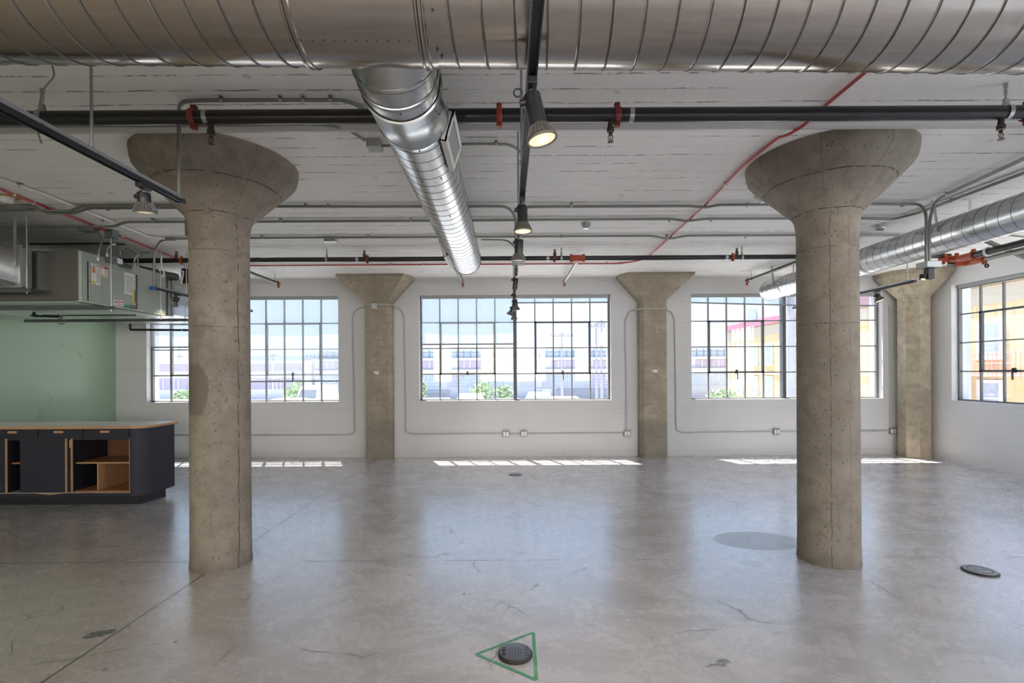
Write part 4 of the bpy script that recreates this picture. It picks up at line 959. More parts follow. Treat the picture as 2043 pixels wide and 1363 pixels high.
# supply connection at the back
mb = MB(); mb.box(-6.6, AX-.03, AY1+.0, AY1+.16, AZ0+.03, AZ1-.06); mb.box(-6.62, AX+.0, AY1+.05, AY1+.07, AZ0+.01, AZ1-.04); mb.box(-6.62, AX+.0, AY1+.14, AY1+.17, AZ0+.01, AZ1-.04); mb.build('flange_collar', GALVD, ah, smooth=False)
mb = MB(); mb.box(-6.55, AX-.02, AY1+.17, 8.6, AZ0+.03, AZ1-.10); mb.build('supply_duct', GALV, ah, smooth=False)
# front collar + flexible gap
cx0, cx1, cz0, cz1 = -6.2, -5.30, 2.56, 2.985
mb = MB(); mb.box(cx0, cx1, 5.56, AY0+.005, cz0, cz1); mb.build('return_collar', STEEL, ah, smooth=False)
mb = MB(); mb.box(cx0+.02, cx1-.02, 5.49, 5.57, cz0+.012, cz1-.012); mb.build('flexible_joint', DARK, ah, smooth=False)
td = thing('transition_duct', 'bright sheet metal transition duct in front of the air handler', 'duct', (-5.9, 5.2, 2.77))
mb = MB(); mb.box(cx0, cx1-.005, 5.36, 5.495, cz0+.002, cz1+.01); mb.box(cx0-.02, cx1+.012, 5.345, 5.37, cz0-.014, cz1+.026); mb.box(cx0-.02, cx1+.012, 5.42, 5.44, cz0-.014, cz1+.026); mb.build('flange', GALVD, td, smooth=False)
mb = MB(); nn = 48; rgs = []
cc = Vector((-5.62, 0, 2.83)); hwx, hhz = (cx1-cx0)/2-.01, (cz1-cz0)/2-.002; cm = Vector(((cx0+cx1)/2, 0, (cz0+cz1)/2))
for k, yy in ((0, 5.36), (1, 5.02), (1, 3.6)):
    rg = []
    for j in range(nn):
        th = 2*PI*j/nn+PI/nn; c_, s_ = math.cos(th), math.sin(th); mx = max(abs(c_), abs(s_))
        a = cm+Vector((c_/mx*hwx, 0, s_/mx*hhz)); b = cc+Vector((c_*.27, 0, s_*.27))
        v = a.lerp(b, k); v.y = yy; rg.append(v)
    rgs.append(rg)
mb.rings(rgs, True, False, True); mb.build('transition', GALV, td, sharp=25)
mb = MB(); mb.bar(P(30,432,5.25), P(29,530,5.25), .003, .03); mb.build('hanger_strap', STEEL, td, smooth=False)
# struts and rods
STRUT = simple('dull strut steel', (.12,.125,.125), .5, .4, .1, 9)
st = thing('strut_trapeze', 'front strut trapeze carrying the air handler', 'strut', (-4.85, 6.04, 2.40), 'strut trapezes')
mb = MB(); mb.box(-7.3, -4.83, 6.02, 6.06, 2.392, 2.433); mb.build('strut_channel', STRUT, st, smooth=False); mb = MB(); mb.cyl((-4.86, 6.04, 2.37), (-4.86, 6.04, ZC), .007, seg=8); mb.cyl((-4.86,6.04,2.375),(-4.86,6.04,2.39),.013,seg=6); mb.build('threaded_rod', STEEL, st)
mb = MB(); mb.box(-4.91, -4.81, 6.0, 6.10, ZC-.10, ZC-.003); mb.build('anchor_plate', simple('dull teal plate', (.16,.20,.20), .45, .3, .1, 10), st, smooth=False)
s2 = thing('strut_trapeze', 'rear strut trapeze under the supply end of the air handler', 'strut', (-4.9, 7.45, 2.40), 'strut trapezes')
mb = MB(); mb.box(-7.3, -4.84, 7.43, 7.47, 2.392, 2.433); mb.build('strut_channel', STRUT, s2, smooth=False)
for xx, yy in ((-4.88, 7.45), (-4.90, 6.96)): mb = MB(); mb.cyl((xx, yy, 2.37), (xx, yy, ZC), .006, seg=8); mb.build('threaded_rod', STEEL, s2)
s3 = thing('strut_trapeze', 'strut below the transition duct at far left', 'strut', (-5.3, 5.4, 2.53), 'strut trapezes')
mb = MB(); mb.box(-7.3, -5.24, 5.38, 5.42, 2.505, 2.545); mb.build('strut_channel', STRUT, s3, smooth=False); mb = MB(); mb.cyl((-5.27, 5.40, 2.49), (-5.27, 5.40, ZC), .006, seg=8); mb.build('threaded_rod', STEEL, s3)
mb = MB(); mb.box(-6.75, -5.25, 6.95, 6.965, 2.425, 2.437); tag(mb.build('angle_bar', DARK), 'thin dark bar under the air handler', 'bar')
# flexible whips
def flex(label, pts, r=.011):
    t = thing('flexible_conduit', label, 'conduit', pts[0], 'flexible whips on the air handler')
    mb = MB(); mb.tube(pts, r, 10, fillet=.12, fs=10); mb.build('whip', EMT, t)
    for e, w in ((0, 1), (-1, -2)):
        p, q = Vector(pts[e]), Vector(pts[w]); d = (q-p).normalized(); mb = MB(); mb.cyl(p-d*.005, p+d*.035, r*1.5, seg=10); mb.cyl(p+d*.005, p+d*.015, r*1.9, seg=6); mb.build('connector', STEEL, t)
flex('left flexible whip rising from the air handler to a flat box', [P(196,520,5.75), P(197,500,5.75), P(206,475,5.8), P(196,463,5.85)])
flex('short flexible whip from the teal plate to the control box', [P(214,512,5.95), P(214,495,5.95), P(222,487,5.98), P(230,488,6.0)])
flex('right flexible whip arching over the air handler', [P(268,533,6.5), P(268,515,6.5), P(280,503,6.5), P(305,504,6.5)])
flex('second arching whip behind the right one', [P(275,535,6.65), P(275,512,6.65), P(262,497,6.65), P(240,496,6.6)])
q0 = PZ(178, 458, ZC-.02); jbox((q0.x, q0.y, ZC-.022), .09, .055, .022, 'flat steel box on the ceiling above the air handler')
conduit('conduit', 'black conduit high behind the air handler', [C(60,487), C(225,486), C(250,488)], .014, BLACK)
conduit('insulated_pipe', 'dark insulated pipe lying behind the air handler top', [P(275,537,7.0), P(310,545,7.3), P(350,553,7.8)], .06, simple('dark pipe insulation', (.05,.05,.055), .6, 0, .1, 10), cat='pipe', fil=.2)
bk = thing('bracket_arm', 'small black bracket with white arm beside the stained column', 'bracket', P(368,545,7.4))
mb = MB(); p = P(370,552,7.4); mb.box(p.x-.05, p.x+.06, 7.38, 7.46, p.z-.10, p.z+.12); mb.build('bracket', DARK, bk, bev=.003)
mb = MB(); mb.tube([P(361,541,7.36), P(366,541,7.36), P(364,556,7.36), P(361,567,7.36)], .012, 8, fillet=.05); mb.build('arm', PLASTW, bk)
hk = thing('hanging_hook', 'white bent hook hanging over the air handler', 'hook', P(322,530,6.9)); mb = MB(); mb.tube([P(322,512,6.9), P(322,533,6.9), P(328,545,6.9), P(326,551,6.9), P(321,552,6.9)], .010, 8, fillet=.05); mb.tube([P(318,541,6.9), P(322,533,6.9)], .009, 8); mb.build('hook', PLASTW, hk)
# pipes under the unit
dp = thing('drain_pipe', 'black pipe with caged sprinkler below the air handler', 'pipe', P(66,629,6.6))
mb = MB(); mb.tube([P(68,622,6.6), P(68,630,6.6), P(78,631,6.6), P(122,631.5,6.6)], .016, 12, fillet=.02); mb.sphere(P(68,629,6.6), .027, 12, 8); mb.cyl(P(86,630.5,6.6), P(114,631.5,6.6), .020, seg=12); mb.build('pipe', BLACK, dp)
mb = MB(); pc = P(122,635,6.6); mb.cyl(pc+Vector((0,0,.04)), pc, .018, seg=10); mb.cyl(pc, pc-Vector((0,0,.03)), .009, seg=8); mb.build('sprinkler_head', BRASS, dp)
mb = MB(); c0 = pc-Vector((0,0,.045))
for k in range(4):
    a = PI*k/4; mb.tube([c0+Vector((math.cos(a)*.038, math.sin(a)*.038, .03)), c0+Vector((math.cos(a)*.042, math.sin(a)*.042, -.02)), c0+Vector((0,0,-.045)), c0+Vector((-math.cos(a)*.042, -math.sin(a)*.042, -.02)), c0+Vector((-math.cos(a)*.038, -math.sin(a)*.038, .03))], .002, 5)
for z, rr_ in ((.03,.038), (0,.042), (-.025,.037)): mb.tube([c0+Vector((math.cos(2*PI*k/16)*rr_, math.sin(2*PI*k/16)*rr_, z)) for k in range(17)], .002, 5)
mb.build('wire_cage', BRASS, dp)
conduit('drain_pipe', 'thin black pipe above the left window', [P(260,641,8.9), P(260,658,8.9), P(385,659,8.9)], .020, BLACK, cat='pipe', fil=.03, straps=[(P(364,658.7,8.9), 'x')])

# ================================================================ COUNTER
KX1, KY0, KY1, KZ = -4.42, 5.97, 6.52, .945
kc = thing('reception_counter', 'charcoal counter with pale top and open plywood shelves', 'counter', (-5.8, 6.25, 0))
def rounded(x0, x1, y0, y1, r):
    pts = [(x0, y0)]
    for i in range(9):
        a = -PI/2+PI/2*i/8; pts.append((x1-r+r*math.cos(a), y0+r+r*math.sin(a)))
    pts += [(x1, y1), (x0, y1)]; return pts
KX0 = -7.25
xk = lambda px: (px-CX)*KY0/F
zk = lambda py, px=150: P(px, py, KY0).z
mb = MB(); mb.prism([(KX0, 6.05), (-4.53, 6.05), (-4.47, 6.42), (KX0, 6.42)], 0, .125); mb.build('plinth', KICK, kc, smooth=False)
zb = zk(984); zd0 = zk(873.5); zd1 = zk(853)
# shell: end block with rounded corner, back, divisions, bottom and upper rail
xe = xk(259)
mb = MB(); mb.prism([(xe, KY0), ]+rounded(xe, KX1, KY0, KY1, .17)[1:], .115, KZ-.005); mb.build('end_panel', FELT, kc, sharp=40)
mb = MB(); mb.box(KX0, xe, KY0+.004, KY1, .115, zb); mb.build('bottom_rail', FELT, kc, smooth=False)
mb = MB(); mb.box(KX0, xe, KY0+.012, KY1-.02, zd0-.03, KZ-.005); mb.build('drawer_housing', FELT, kc, smooth=False)
mb = MB(); mb.box(KX0, xe, KY1-.02, KY1, zb-.01, zd0); mb.build('back_panel', WOODD, kc, smooth=False)
mb = MB(); mb.box(KX0, xe, KY0+.0, KY1, zb-.001, zb+.006); mb.build('sliding_rail', TRAYW, kc, smooth=False)
mb = MB(); mb.box(xk(140), xe, KY0+.03, KY1-.02, zb+.006, zb+.02); mb.build('compartment_base', WOOD, kc, smooth=False)
mb = MB(); mb.box(xe-.018, xe, KY0+.002, KY1-.02, zb, zd0-.02); mb.build('inner_side', WOOD, kc, smooth=False)
for a in (9.5, 129, 140.5):
    mb = MB(); mb.box(xk(a), xk(a)+.016, KY0-.001, KY0+.012, zb+.004, zd0-.01, 0)
    if a != 129: mb.box(xk(a)+.001, xk(a)+.015, KY0+.012, KY1-.02, zb+.004, zd0-.01, 1)
    mb.build('upright_divider', [WOODE, KICK], kc, smooth=False)
zs = zk(927)
mb = MB(); mb.box(xk(143), xe-.015, KY0+.06, KY1-.02, zs, zs+.016, 0); mb.box(xk(143), xe-.015, KY0+.055, KY0+.062, zs-.001, zs+.017, 1); mb.build('shelf', [WOOD, WOODE], kc, smooth=False)
mb = MB(); mb.box(xk(12), xk(60), KY0+.06, KY1-.02, zs, zs+.016); mb.build('shelf', WOOD, kc, smooth=False)
mb = MB(); mb.box(xk(185), xk(185)+.016, KY0+.055, KY1-.02, zb+.01, zs); mb.build('lower_divider', WOODE, kc, smooth=False)
mb = MB(); mb.box(xk(143), xk(185), KY1-.026, KY1-.02, zb+.01, zs); mb.box(xk(11), xk(139), KY1-.026, KY1-.02, zb+.01, zd0-.02); mb.build('recess_shade_panel', KICK, kc, smooth=False)  # added black sheets that stand for shade deep in the compartments
# sliding doors
for a, b, pa, pb in ((38, 129, 133, 137), (-60, 9, -1, 5)):
    mb = MB(); mb.box(xk(a), xk(b), KY0+.006, KY0+.024, zb+.008, zd0-.008); dr_ = mb.build('sliding_door', FELT, kc, smooth=False)
    mb = MB(); mb.box(xk(b), xk(b)+.011, KY0+.004, KY0+.026, zb+.008, zd0-.008); mb.build('door_edge', WOODE, dr_, smooth=False)
for a, b in ((131.5, 139), (-20, 7)):
    mb = MB(); mb.box(xk(a), xk(b), KY0+.028, KY0+.044, zb+.008, zd0-.008); dr_ = mb.build('sliding_door', FELT, kc, smooth=False)
    mb = MB(); mb.box(xk(b)-.032, xk(b)-.008, KY0+.022, KY0+.030, zk(894), zk(877)); mb.build('door_pull', WOODE, dr_, bev=.002)
# drawers
for a, b, h0, h1 in ((-20, 74, 17, 34), (75.5, 164.5, 109, 127), (166, 257, 201, 219)):
    mb = MB(); mb.box(xk(a)+.002, xk(b)-.002, KY0-.002, KY0+.014, zd0+.006, zd1-.006); dw = mb.build('drawer', FELT, kc, bev=.002)
    mb = MB(); mb.box(xk(h0), xk(h1), KY0-.018, KY0-.002, zk(864), zk(859.5)); mb.build('drawer_handle', WOODE, dw, bev=.002)
mb = MB(); mb._add([(xk(70), KY0-.001, zb-.002), (xk(125), KY0-.001, zb-.002), (xk(108), KY0-.001, zb-.014), (xk(97), KY0-.001, zb-.019), (xk(86), KY0-.001, zb-.014)], [[0,4,3,2,1]]); mb.box(xk(88), xk(106), KY0-.0015, KY0+.004, zb-.014, zb-.002); mb.build('worn_edge', WOODE, kc, smooth=False)
mb = MB(); mb.prism(rounded(KX0-.02, KX1+.03, KY0-.025, KY1+.03, .20), KZ-.006, KZ+.010, 0); mb.prism(rounded(KX0-.02, KX1+.03, KY0-.025, KY1+.03, .20), KZ+.010, KZ+.024, 0)
o = mb.build('counter_top', [TOPW, WOODE], kc, sharp=40)
for p in o.data.polygons:
    if abs(p.normal.z) < .5: p.material_index = 1

# ================================================================ FLOOR ITEMS
def disc(px, py, rr, hh, label, slots=True, ring=False):
    p = PZ(px, py, hh); t = thing('floor_outlet_cover', label, 'floor cover', (p.x, p.y, 0), 'round floor outlet covers')
    mb = MB(); mb.lathe([(rr, 0), (rr, hh*.55), (rr*.93, hh*.97)], (p.x, p.y, 0), (0,0,1), 56); mb.build('rim', DISCB, t)
    mb = MB(); mb.lathe([(rr*.90, hh*.9), (rr*.90, hh*1.03), (rr*.86, hh*1.08)], (p.x, p.y, 0), (0,0,1), 56); mb.mi = 1; z = hh*1.08
    if ring:
        mb.lathe([(rr*.62, z-.0005), (rr*.62, z+.001), (rr*.70, z+.001), (rr*.70, z-.0005)], (p.x, p.y, 0), (0,0,1), 40, None, False, False)
        for sx in (-1, 1): mb.box(p.x+sx*rr*.3-.013, p.x+sx*rr*.3+.013, p.y-.006, p.y+.006, z-.0005, z+.0012)
    else:
        rnd = random.Random(3)
        for sx in (-1, 1):
            for sy in (-.42, -.12, .18, .42) if sx > 0 else (-.40, -.2, .1, .35):
                w = rr*(.13 if sx < 0 else .12); mb.box(p.x+sx*rr*.66-w, p.x+sx*rr*.66+w, p.y+sy*rr-.003, p.y+sy*rr+.004, z-.0005, z+.0008)
            if sx < 0: mb.box(p.x-rr*.72, p.x-rr*.64, p.y-.35*rr, p.y+.2*rr, z-.0005, z+.0008)
        for k in range(12):
            a = k*PI/6; mb.cyl((p.x+math.cos(a)*rr*.36, p.y+math.sin(a)*rr*.36, z-.0005), (p.x+math.cos(a)*rr*.36, p.y+math.sin(a)*rr*.36, z+.0008), .0035, seg=8)
            if k % 2: mb.cyl((p.x+math.cos(a)*rr*.20, p.y+math.sin(a)*rr*.20, z-.0005), (p.x+math.cos(a)*rr*.20, p.y+math.sin(a)*rr*.20, z+.0008), .003, seg=8)
    mb.build('cover_plate', [DISC if not ring else MATS['pale cover'], DARK], t, sharp=50)
simple('pale cover', (.30,.31,.33), .45, .2, .12, 30)
disc(1028, 1300, .098, .020, 'round floor outlet cover inside the green tape triangle')
disc(1955, 1137, .115, .016, 'round floor cover with dark ring near the right round column', ring=True)
disc(1028, 946, .100, .010, 'small dark floor cover far off before the middle window', ring=True)
tt = thing('tape_triangle', 'triangle of green tape stuck around the floor outlet cover', 'tape', PZ(1028,1310,0))
A, Bp, Cp = PZ(950, 1306, 0), PZ(1064, 1262, 0), PZ(1070, 1357, 0)
for i, (a, b) in enumerate(((A, Bp), (Bp, Cp), (Cp, A))):
    d = (b-a).normalized(); n = Vector((-d.y, d.x, 0)); w = .010; z = .0006+.0004*i
    mb = MB(); L = (b-a).length; N = 14; top = []
    vs = []
    for k in range(N+1):
        j = random.uniform(-.0012, .0012); c = a+d*L*k/N
        vs += [c+n*(w+j)+Vector((0,0,z)), c-n*(w+random.uniform(-.001,.001))+Vector((0,0,z))]
    fs = [[2*k, 2*k+2, 2*k+3, 2*k+1] for k in range(N)]
    mb._add(vs, fs); mb._add([v-Vector((0,0,z)) for v in vs], [f[::-1] for f in fs]); mb.build('tape_strip', TAPE, tt, smooth=False)

# ================================================================ OUTSIDE
GZ = -1.35
mb = MB(); mb.box(-90, 90, YW+.36, 140, GZ-.2, GZ); mb.box(XR+.36, 90, -40, YW+.36, GZ-.2, GZ); struct(mb.build('ground', ASPH, smooth=False))
FY = 55.0
fx = lambda px: (px-CX)*FY/F
fz = lambda py: CZ+(CY-py)*FY/F
def facade_box(parent, name, x0, x1, z0, z1, mat, d=.25, dep=.5): mb = MB(); mb.box(x0, x1, FY-d, FY+dep, z0, z1); return mb.build(name, mat, parent, smooth=False)
ib = thing('warehouse', 'long pale warehouse across the street with mauve window bands', 'building', (fx(1100), FY+6, GZ))
mb = MB(); mb.box(fx(628), fx(1452), FY, FY+14, GZ, fz(714)); mb.build('wall', VEH, ib, smooth=False)
facade_box(ib, 'roof_edge', fx(626), fx(1453), fz(719), fz(714), ROOFW, .5)
mb = MB(); mb.box(fx(630), fx(1452), FY+.6, FY+13, fz(714), fz(694)); mb.build('monitor_roof', FACL, ib, smooth=False)
for i in range(60):
    x = fx(634)+(fx(1450)-fx(634))*i/59
    mb = MB(); mb.box(x-.05, x+.05, FY+.52, FY+.6, fz(713), fz(698)); mb.build('louvre_bar', WING, ib, smooth=False)
facade_box(ib, 'roof_line', fx(628), fx(1452), fz(695), fz(692.5), ROOFW, -.4, 13.4)
facade_box(ib, 'gutter_line', fx(628), fx(1452), fz(703.5), fz(702.3), WING, -.45, .62)
for a, b in ((842,872),(914,950),(953,982),(1002,1024),(1035,1086),(1101,1140),(1142,1177),(1184,1212),(1388,1412),(1417,1450),(780,830),(700,760),(640,690)):
    f = facade_box(ib, 'window', fx(a), fx(b), fz(734), fz(720), FACP, .08)
    mb = MB()
    n = max(2, int((b-a)/12))
    for k in range(1, n): x = fx(a)+(fx(b)-fx(a))*k/n; mb.box(x-.05, x+.05, FY-.13, FY-.07, fz(734), fz(720))
    mb.build('window_bars', FACW, f, smooth=False)
facade_box(ib, 'white_band', fx(628), fx(1452), fz(746), fz(737), FACW, .35)
for a, b, m in ((841,880,FACG),(893,912,FACP),(915,950,FACG),(953,985,FACG),(990,1005,FACP),(1008,1022,FACG),(1038,1064,FACG),(1082,1104,FACP),(1106,1140,FACG),(1146,1178,FACG),(1182,1212,FACP),(1380,1412,FACG),(1418,1452,FACG),(700,830,FACG),(640,690,FACG)):
    f = facade_box(ib, 'window', fx(a), fx(b), fz(772), fz(749), m, .06)
    mb = MB()
    for k in range(1, 6): x = fx(a)+(fx(b)-fx(a))*k/6; mb.box(x-.035, x+.035, FY-.1, FY-.05, fz(772), fz(749))
    for k in range(1, 4): z = fz(772)+(fz(749)-fz(772))*k/4; mb.box(fx(a), fx(b), FY-.1, FY-.05, z-.035, z+.035)
    mb.build('window_bars', FACL, f, smooth=False)
facade_box(ib, 'loading_ledge', fx(842), fx(895), fz(783), fz(779), WING, .5)
facade_box(ib, 'loading_ledge', fx(1110), fx(1210), fz(780), fz(778), WING, .5)
facade_box(ib, 'door', fx(1070), fx(1100), fz(795), fz(776), FACW, .3); facade_box(ib, 'door', fx(1072), fx(1081), fz(789), fz(779), WING, .36)
# west building with mauve bands
wb = thing('warehouse', 'low mauve banded building seen through the left window', 'building', (fx(420), FY+5, GZ))
mb = MB(); mb.box(fx(240), fx(620), FY+.2, FY+12, GZ, fz(722)); mb.build('wall', FACW, wb, smooth=False)
for a, b in ((310,338),(340,372),(376,440),(450,540),(545,600)):
    f = facade_box(wb, 'window', fx(a), fx(b), fz(738), fz(724), FACP, -.1); f = facade_box(wb, 'window', fx(a), fx(b), fz(774), fz(752), FACP, -.1)
    mb = MB(); mb.box(fx(a)+.3, fx(a)+.4, FY+.05, FY+.12, fz(774), fz(752)); mb.box(fx(a)+.8, fx(a)+.9, FY+.05, FY+.12, fz(774), fz(752)); mb.build('window_bars', FACW, f, smooth=False)
facade_box(wb, 'roof_edge', fx(238), fx(622), fz(722.5), fz(718), ROOFW, .0)
# stepped glass roofed hall behind
hb = thing('hall', 'stepped glass roofed hall rising behind the left window shade', 'building', (-30, 80, GZ))
hx = lambda px: (px-CX)*80/F; hz = lambda py: CZ+(CY-py)*80/F
mb = MB(); mb.rings([[Vector((hx(600), y, hz(712))), Vector((hx(720), y, hz(712))), Vector((hx(715), y, hz(700))), Vector((hx(700), y, hz(694))), Vector((hx(618), y, hz(694))), Vector((hx(610), y, hz(703)))] for y in (80, 92)]); mb.build('roof', FACL, hb, smooth=False)
mb = MB(); mb.box(hx(620), hx(675), 80.2, 91, hz(694), hz(687)); mb.box(hx(627), hx(668), 80.4, 90, hz(687), hz(684.5)); mb.build('roof_step', ROOFW, hb, smooth=False)
mb = MB(); mb.box(hx(600), hx(720), 80.3, 92, GZ, hz(712)); mb.build('wall', VEH, hb, smooth=False)
for k in range(12): x = hx(612)+(hx(700)-hx(612))*k/11; mb = MB(); mb.box(x-.06, x+.06, 79.9, 80, hz(711), hz(702)); mb.build('louvre_bar', WING, hb, smooth=False)
# yellow building to the right, side facade along X = 22
BX = 22.0
yb_ = thing('apartment_block', 'yellow apartment block with rose cornice and pink fire escape', 'building', (BX+6, 30, GZ))
mb = MB(); mb.box(BX, BX+14, -5, 49, GZ, CZ+.176*BX); mb.build('wall', YELB, yb_, smooth=False)
mb = MB(); mb.box(BX+.0, BX+14, -5, 48.9, CZ+.176*BX, 6.75); mb.build('parapet', PINKW, yb_, smooth=False)
mb = MB(); mb.box(BX-.25, BX, -5, 49.2, CZ+.176*BX, CZ+.200*BX); mb.build('cornice', CORN, yb_, smooth=False)
mb = MB(); mb.box(BX-.06, BX, -5, 49.1, CZ+.135*BX, CZ+.172*BX); mb.build('frieze', BAND, yb_, smooth=False)
mb = MB(); mb.box(BX-.10, BX, -5, 49.1, 1.25, 1.45); mb.build('string_course', BAND, yb_, smooth=False)
for y in (45.0, 40.8, 33.5): mb = MB(); mb.box(BX-.05, BX, y-1.6, y, CZ+.205*BX, CZ+.25*BX); mb.build('attic_window', WING, yb_, smooth=False)
for zc_ in (2.95, .25):
    for y in (46.6, 43.8, 41.4, 38.2, 35.0, 31.7, 28.6, 25.6, 22.4, 19.3, 16.0, 12.5):
        f = MB(); f.box(BX-.09, BX, y-.62, y+.62, zc_-.86, zc_+.86); fo = f.build('window', WINW, yb_, smooth=False)
        g_ = MB(); g_.box(BX-.10, BX-.08, y-.42, y+.42, zc_+.06, zc_+.70); g_.box(BX-.10, BX-.08, y-.42, y+.42, zc_-.70, zc_-.03); g_.build('pane', WING, fo, smooth=False)
        g_ = MB(); g_.box(BX-.16, BX, y-.70, y+.70, zc_-.93, zc_-.84); g_.build('sill', WINW, fo, smooth=False)
# fire escape: two decks, railings, stair
for zd in (1.35,):
    mb = MB(); mb.box(BX-1.1, BX, 18.5, 25.6, zd-.06, zd); mb.build('escape_deck', FIREE, yb_, smooth=False)
    mb = MB()
    for z in (zd+.5, zd+.95): mb.bar((BX-1.08, 18.5, z), (BX-1.08, 25.6, z), .05, .05)
    for k in range(37): y = 18.5+7.1*k/36; mb.bar((BX-1.08, y, zd), (BX-1.08, y, zd+.95), .025, .025)
    mb.build('escape_railing', FIREE, yb_, smooth=False)
mb = MB(); mb.bar((BX-.9, 24.6, 1.35), (BX-.9, 22.0, GZ+.2), .10, .16); mb.bar((BX-.4, 24.6, 1.35), (BX-.4, 22.0, GZ+.2), .10, .16)
for k in range(9): t_ = k/8; mb.box(BX-.9, BX-.4, 24.6-2.6*t_-.1, 24.6-2.6*t_+.1, 1.3-2.45*t_, 1.34-2.45*t_)
mb.build('escape_stair', FIREE, yb_, smooth=False)
mb = MB(); mb.bar((BX-.9, 25.4, 5.0), (BX-.9, 23.2, 1.4), .10, .16); mb.bar((BX-.5, 25.4, 5.0), (BX-.5, 23.2, 1.4), .10, .16); mb.build('escape_stair', FIREE, yb_, smooth=False)
# utility poles
def upole(px, top, Y, label, arm=2.4, w=.14, trans=False, arms=1):
    x = (px-CX)*Y/F; zt_p = CZ+(CY-top)*Y/F; t = thing('utility_pole', label, 'pole', (x, Y, GZ), 'utility poles')
    mb = MB(); mb.cyl((x, Y, GZ), (x, Y, zt_p), w, w*.7, 12); mb.build('shaft', POLE, t)
    for k in range(arms):
        z = zt_p-.35-k*1.0; mb = MB(); mb.box(x-arm/2, x+arm/2, Y-.07, Y+.07, z-.07, z+.07)
        for j in range(6): mb.cyl((x-arm/2+.1+j*(arm-.2)/5, Y, z+.07), (x-arm/2+.1+j*(arm-.2)/5, Y, z+.26), .045, seg=8)
        mb.build('cross_arm', POLE, t, smooth=False)
    if trans:
        for s in (-1, 1): mb = MB(); mb.cyl((x+s*.62, Y-.1, zt_p-2.0), (x+s*.62, Y-.1, zt_p-.85), .32, seg=18); mb.build('transformer', FACL, t)
    return t
upole(1121, 664, 46, 'utility pole with one crossarm centred in the right half of the middle window', 2.2, .13)
upole(1190, 645, 44, 'utility pole with transformers at the right edge of the middle window', 1.6, .12, True)
upole(1200.5, 640, 48, 'bare timber pole just right of the transformer pole', .9, .13)
upole(546, 702, 72, 'tiny twin armed pole behind the left window shade', 1.1, .07, False, 2)
upole(1578, 520, 17.5, 'thick grey pole behind the dark mullion of the window beside the right round column', 2.0, .17, True)
upole(358, 690, 70, 'distant pole through the leftmost window panes', 1.3, .07, False, 2)
# trees
def tree(px, py, Y, rw, rh, label, seed):
    rnd = random.Random(seed); x = (px-CX)*Y/F; z = CZ+(CY-py)*Y/F
    t = thing('street_tree', label, 'tree', (x, Y, GZ), 'small street trees')
    mb = MB(); mb.cyl((x, Y, GZ), (x, Y, z), .09, .05, 8); mb.build('trunk', BARK, t)
    mb = MB()
    for k in range(420):
        a, b_, c_ = rnd.gauss(0, .45), rnd.gauss(0, .45), rnd.gauss(0, .45); l = math.sqrt(a*a+b_*b_+c_*c_)
        if l > 1: a, b_, c_ = a/l, b_/l, c_/l
        p = Vector((x+a*rw, Y+b_*rw, z+c_*rh)); s_ = rnd.uniform(.10, .22)
        n = Vector((rnd.uniform(-1,1), rnd.uniform(-1,1), rnd.uniform(-1,1))).normalized(); u_ = n.orthogonal().normalized(); v_ = n.cross(u_)
        mb._add([p+u_*s_, p+v_*s_*.6, p-u_*s_, p-v_*s_*.6], [[0,1,2,3]])
    o = mb.build('crown', LEAF, t, smooth=False)
tree(962, 783, 42, 1.05, 1.0, 'green street tree in the left half of the middle window', 1)
tree(1006, 785, 42, .8, .8, 'second smaller green tree next to the dark middle mullion', 2)
tree(592, 780, 42, 1.1, .95, 'green street tree in the bottom panes of the left window', 3)
tree(366, 789, 40, .9, .6, 'green shrub tree seen just left of the stained column', 4)
tree(1440, 792, 40, 1.2, .5, 'pale green low tree left of the yellow block', 5)
tree(840, 777, 44, .5, .8, 'narrow green tree at the left edge of the middle window', 6)
# parked cars
def car(px, Y, label, white=True, van=False):
    x = (px-CX)*Y/F; t = thing('van' if van else 'parked_car', label, 'car', (x, Y, GZ), None if van else 'parked white cars')
    h = 2.0 if van else 1.45; w_ = .9
    prof = [(-2.2, .35), (-2.25, .75), (-1.3, .95), (-.7, h-.04), (-.3, h), (.9, h), (1.5, h-.1), (2.0, 1.0), (2.25, .9), (2.25, .35)] if not van else [(-2.4, .35), (-2.45, 1.0), (-1.9, 1.15), (-1.3, h-.05), (-1.0, h), (2.3, h), (2.4, h-.1), (2.45, .35)]
    mb = MB(); rgs = []
    for s_, k in ((-w_, 0), (-w_*.97, 1), (w_*.97, 1), (w_, 0)):
        rgs.append([Vector((x+s_*(.82 if zz > 1.1 else 1), Y+yy*(.99 if not k else 1), GZ+zz-(.03 if not k else 0))) for yy, zz in prof])
    mb.rings(rgs); mb.build('body', CARW, t, sharp=50)
    mb = MB(); a_, b_ = (prof[2], prof[3])
    mb._add([(x-w_*.72, Y+a_[0]-.02, GZ+a_[1]+.05), (x+w_*.72, Y+a_[0]-.02, GZ+a_[1]+.05), (x+w_*.62, Y+b_[0]-.03, GZ+b_[1]-.06), (x-w_*.62, Y+b_[0]-.03, GZ+b_[1]-.06)], [[0,1,2,3]]); mb.build('windscreen', CARG, t, smooth=False)
    for sx in (-1, 1):
        for yy in (-1.45, 1.45): mb = MB(); mb.cyl((x+sx*(w_-.18), Y+yy, GZ+.33), (x+sx*(w_+.01), Y+yy, GZ+.33), .33, seg=18); mb.build('wheel', TYRE, t)
car(490, 27, 'white parked car roof furthest left in the left window behind the shade')
car(574, 29, 'white parked car roof second along the bottom of the left window')
car(632, 37, 'white van with side windows at the bottom of the left window', van=True)
car(868, 28, 'white domed car roof at bottom left of the middle window')
car(938, 34, 'white car roof below the green tree in the middle window')
car(1010, 27, 'white car roof beside the dark middle mullion')
car(1075, 36, 'white parked car roof right of the dark middle mullion')
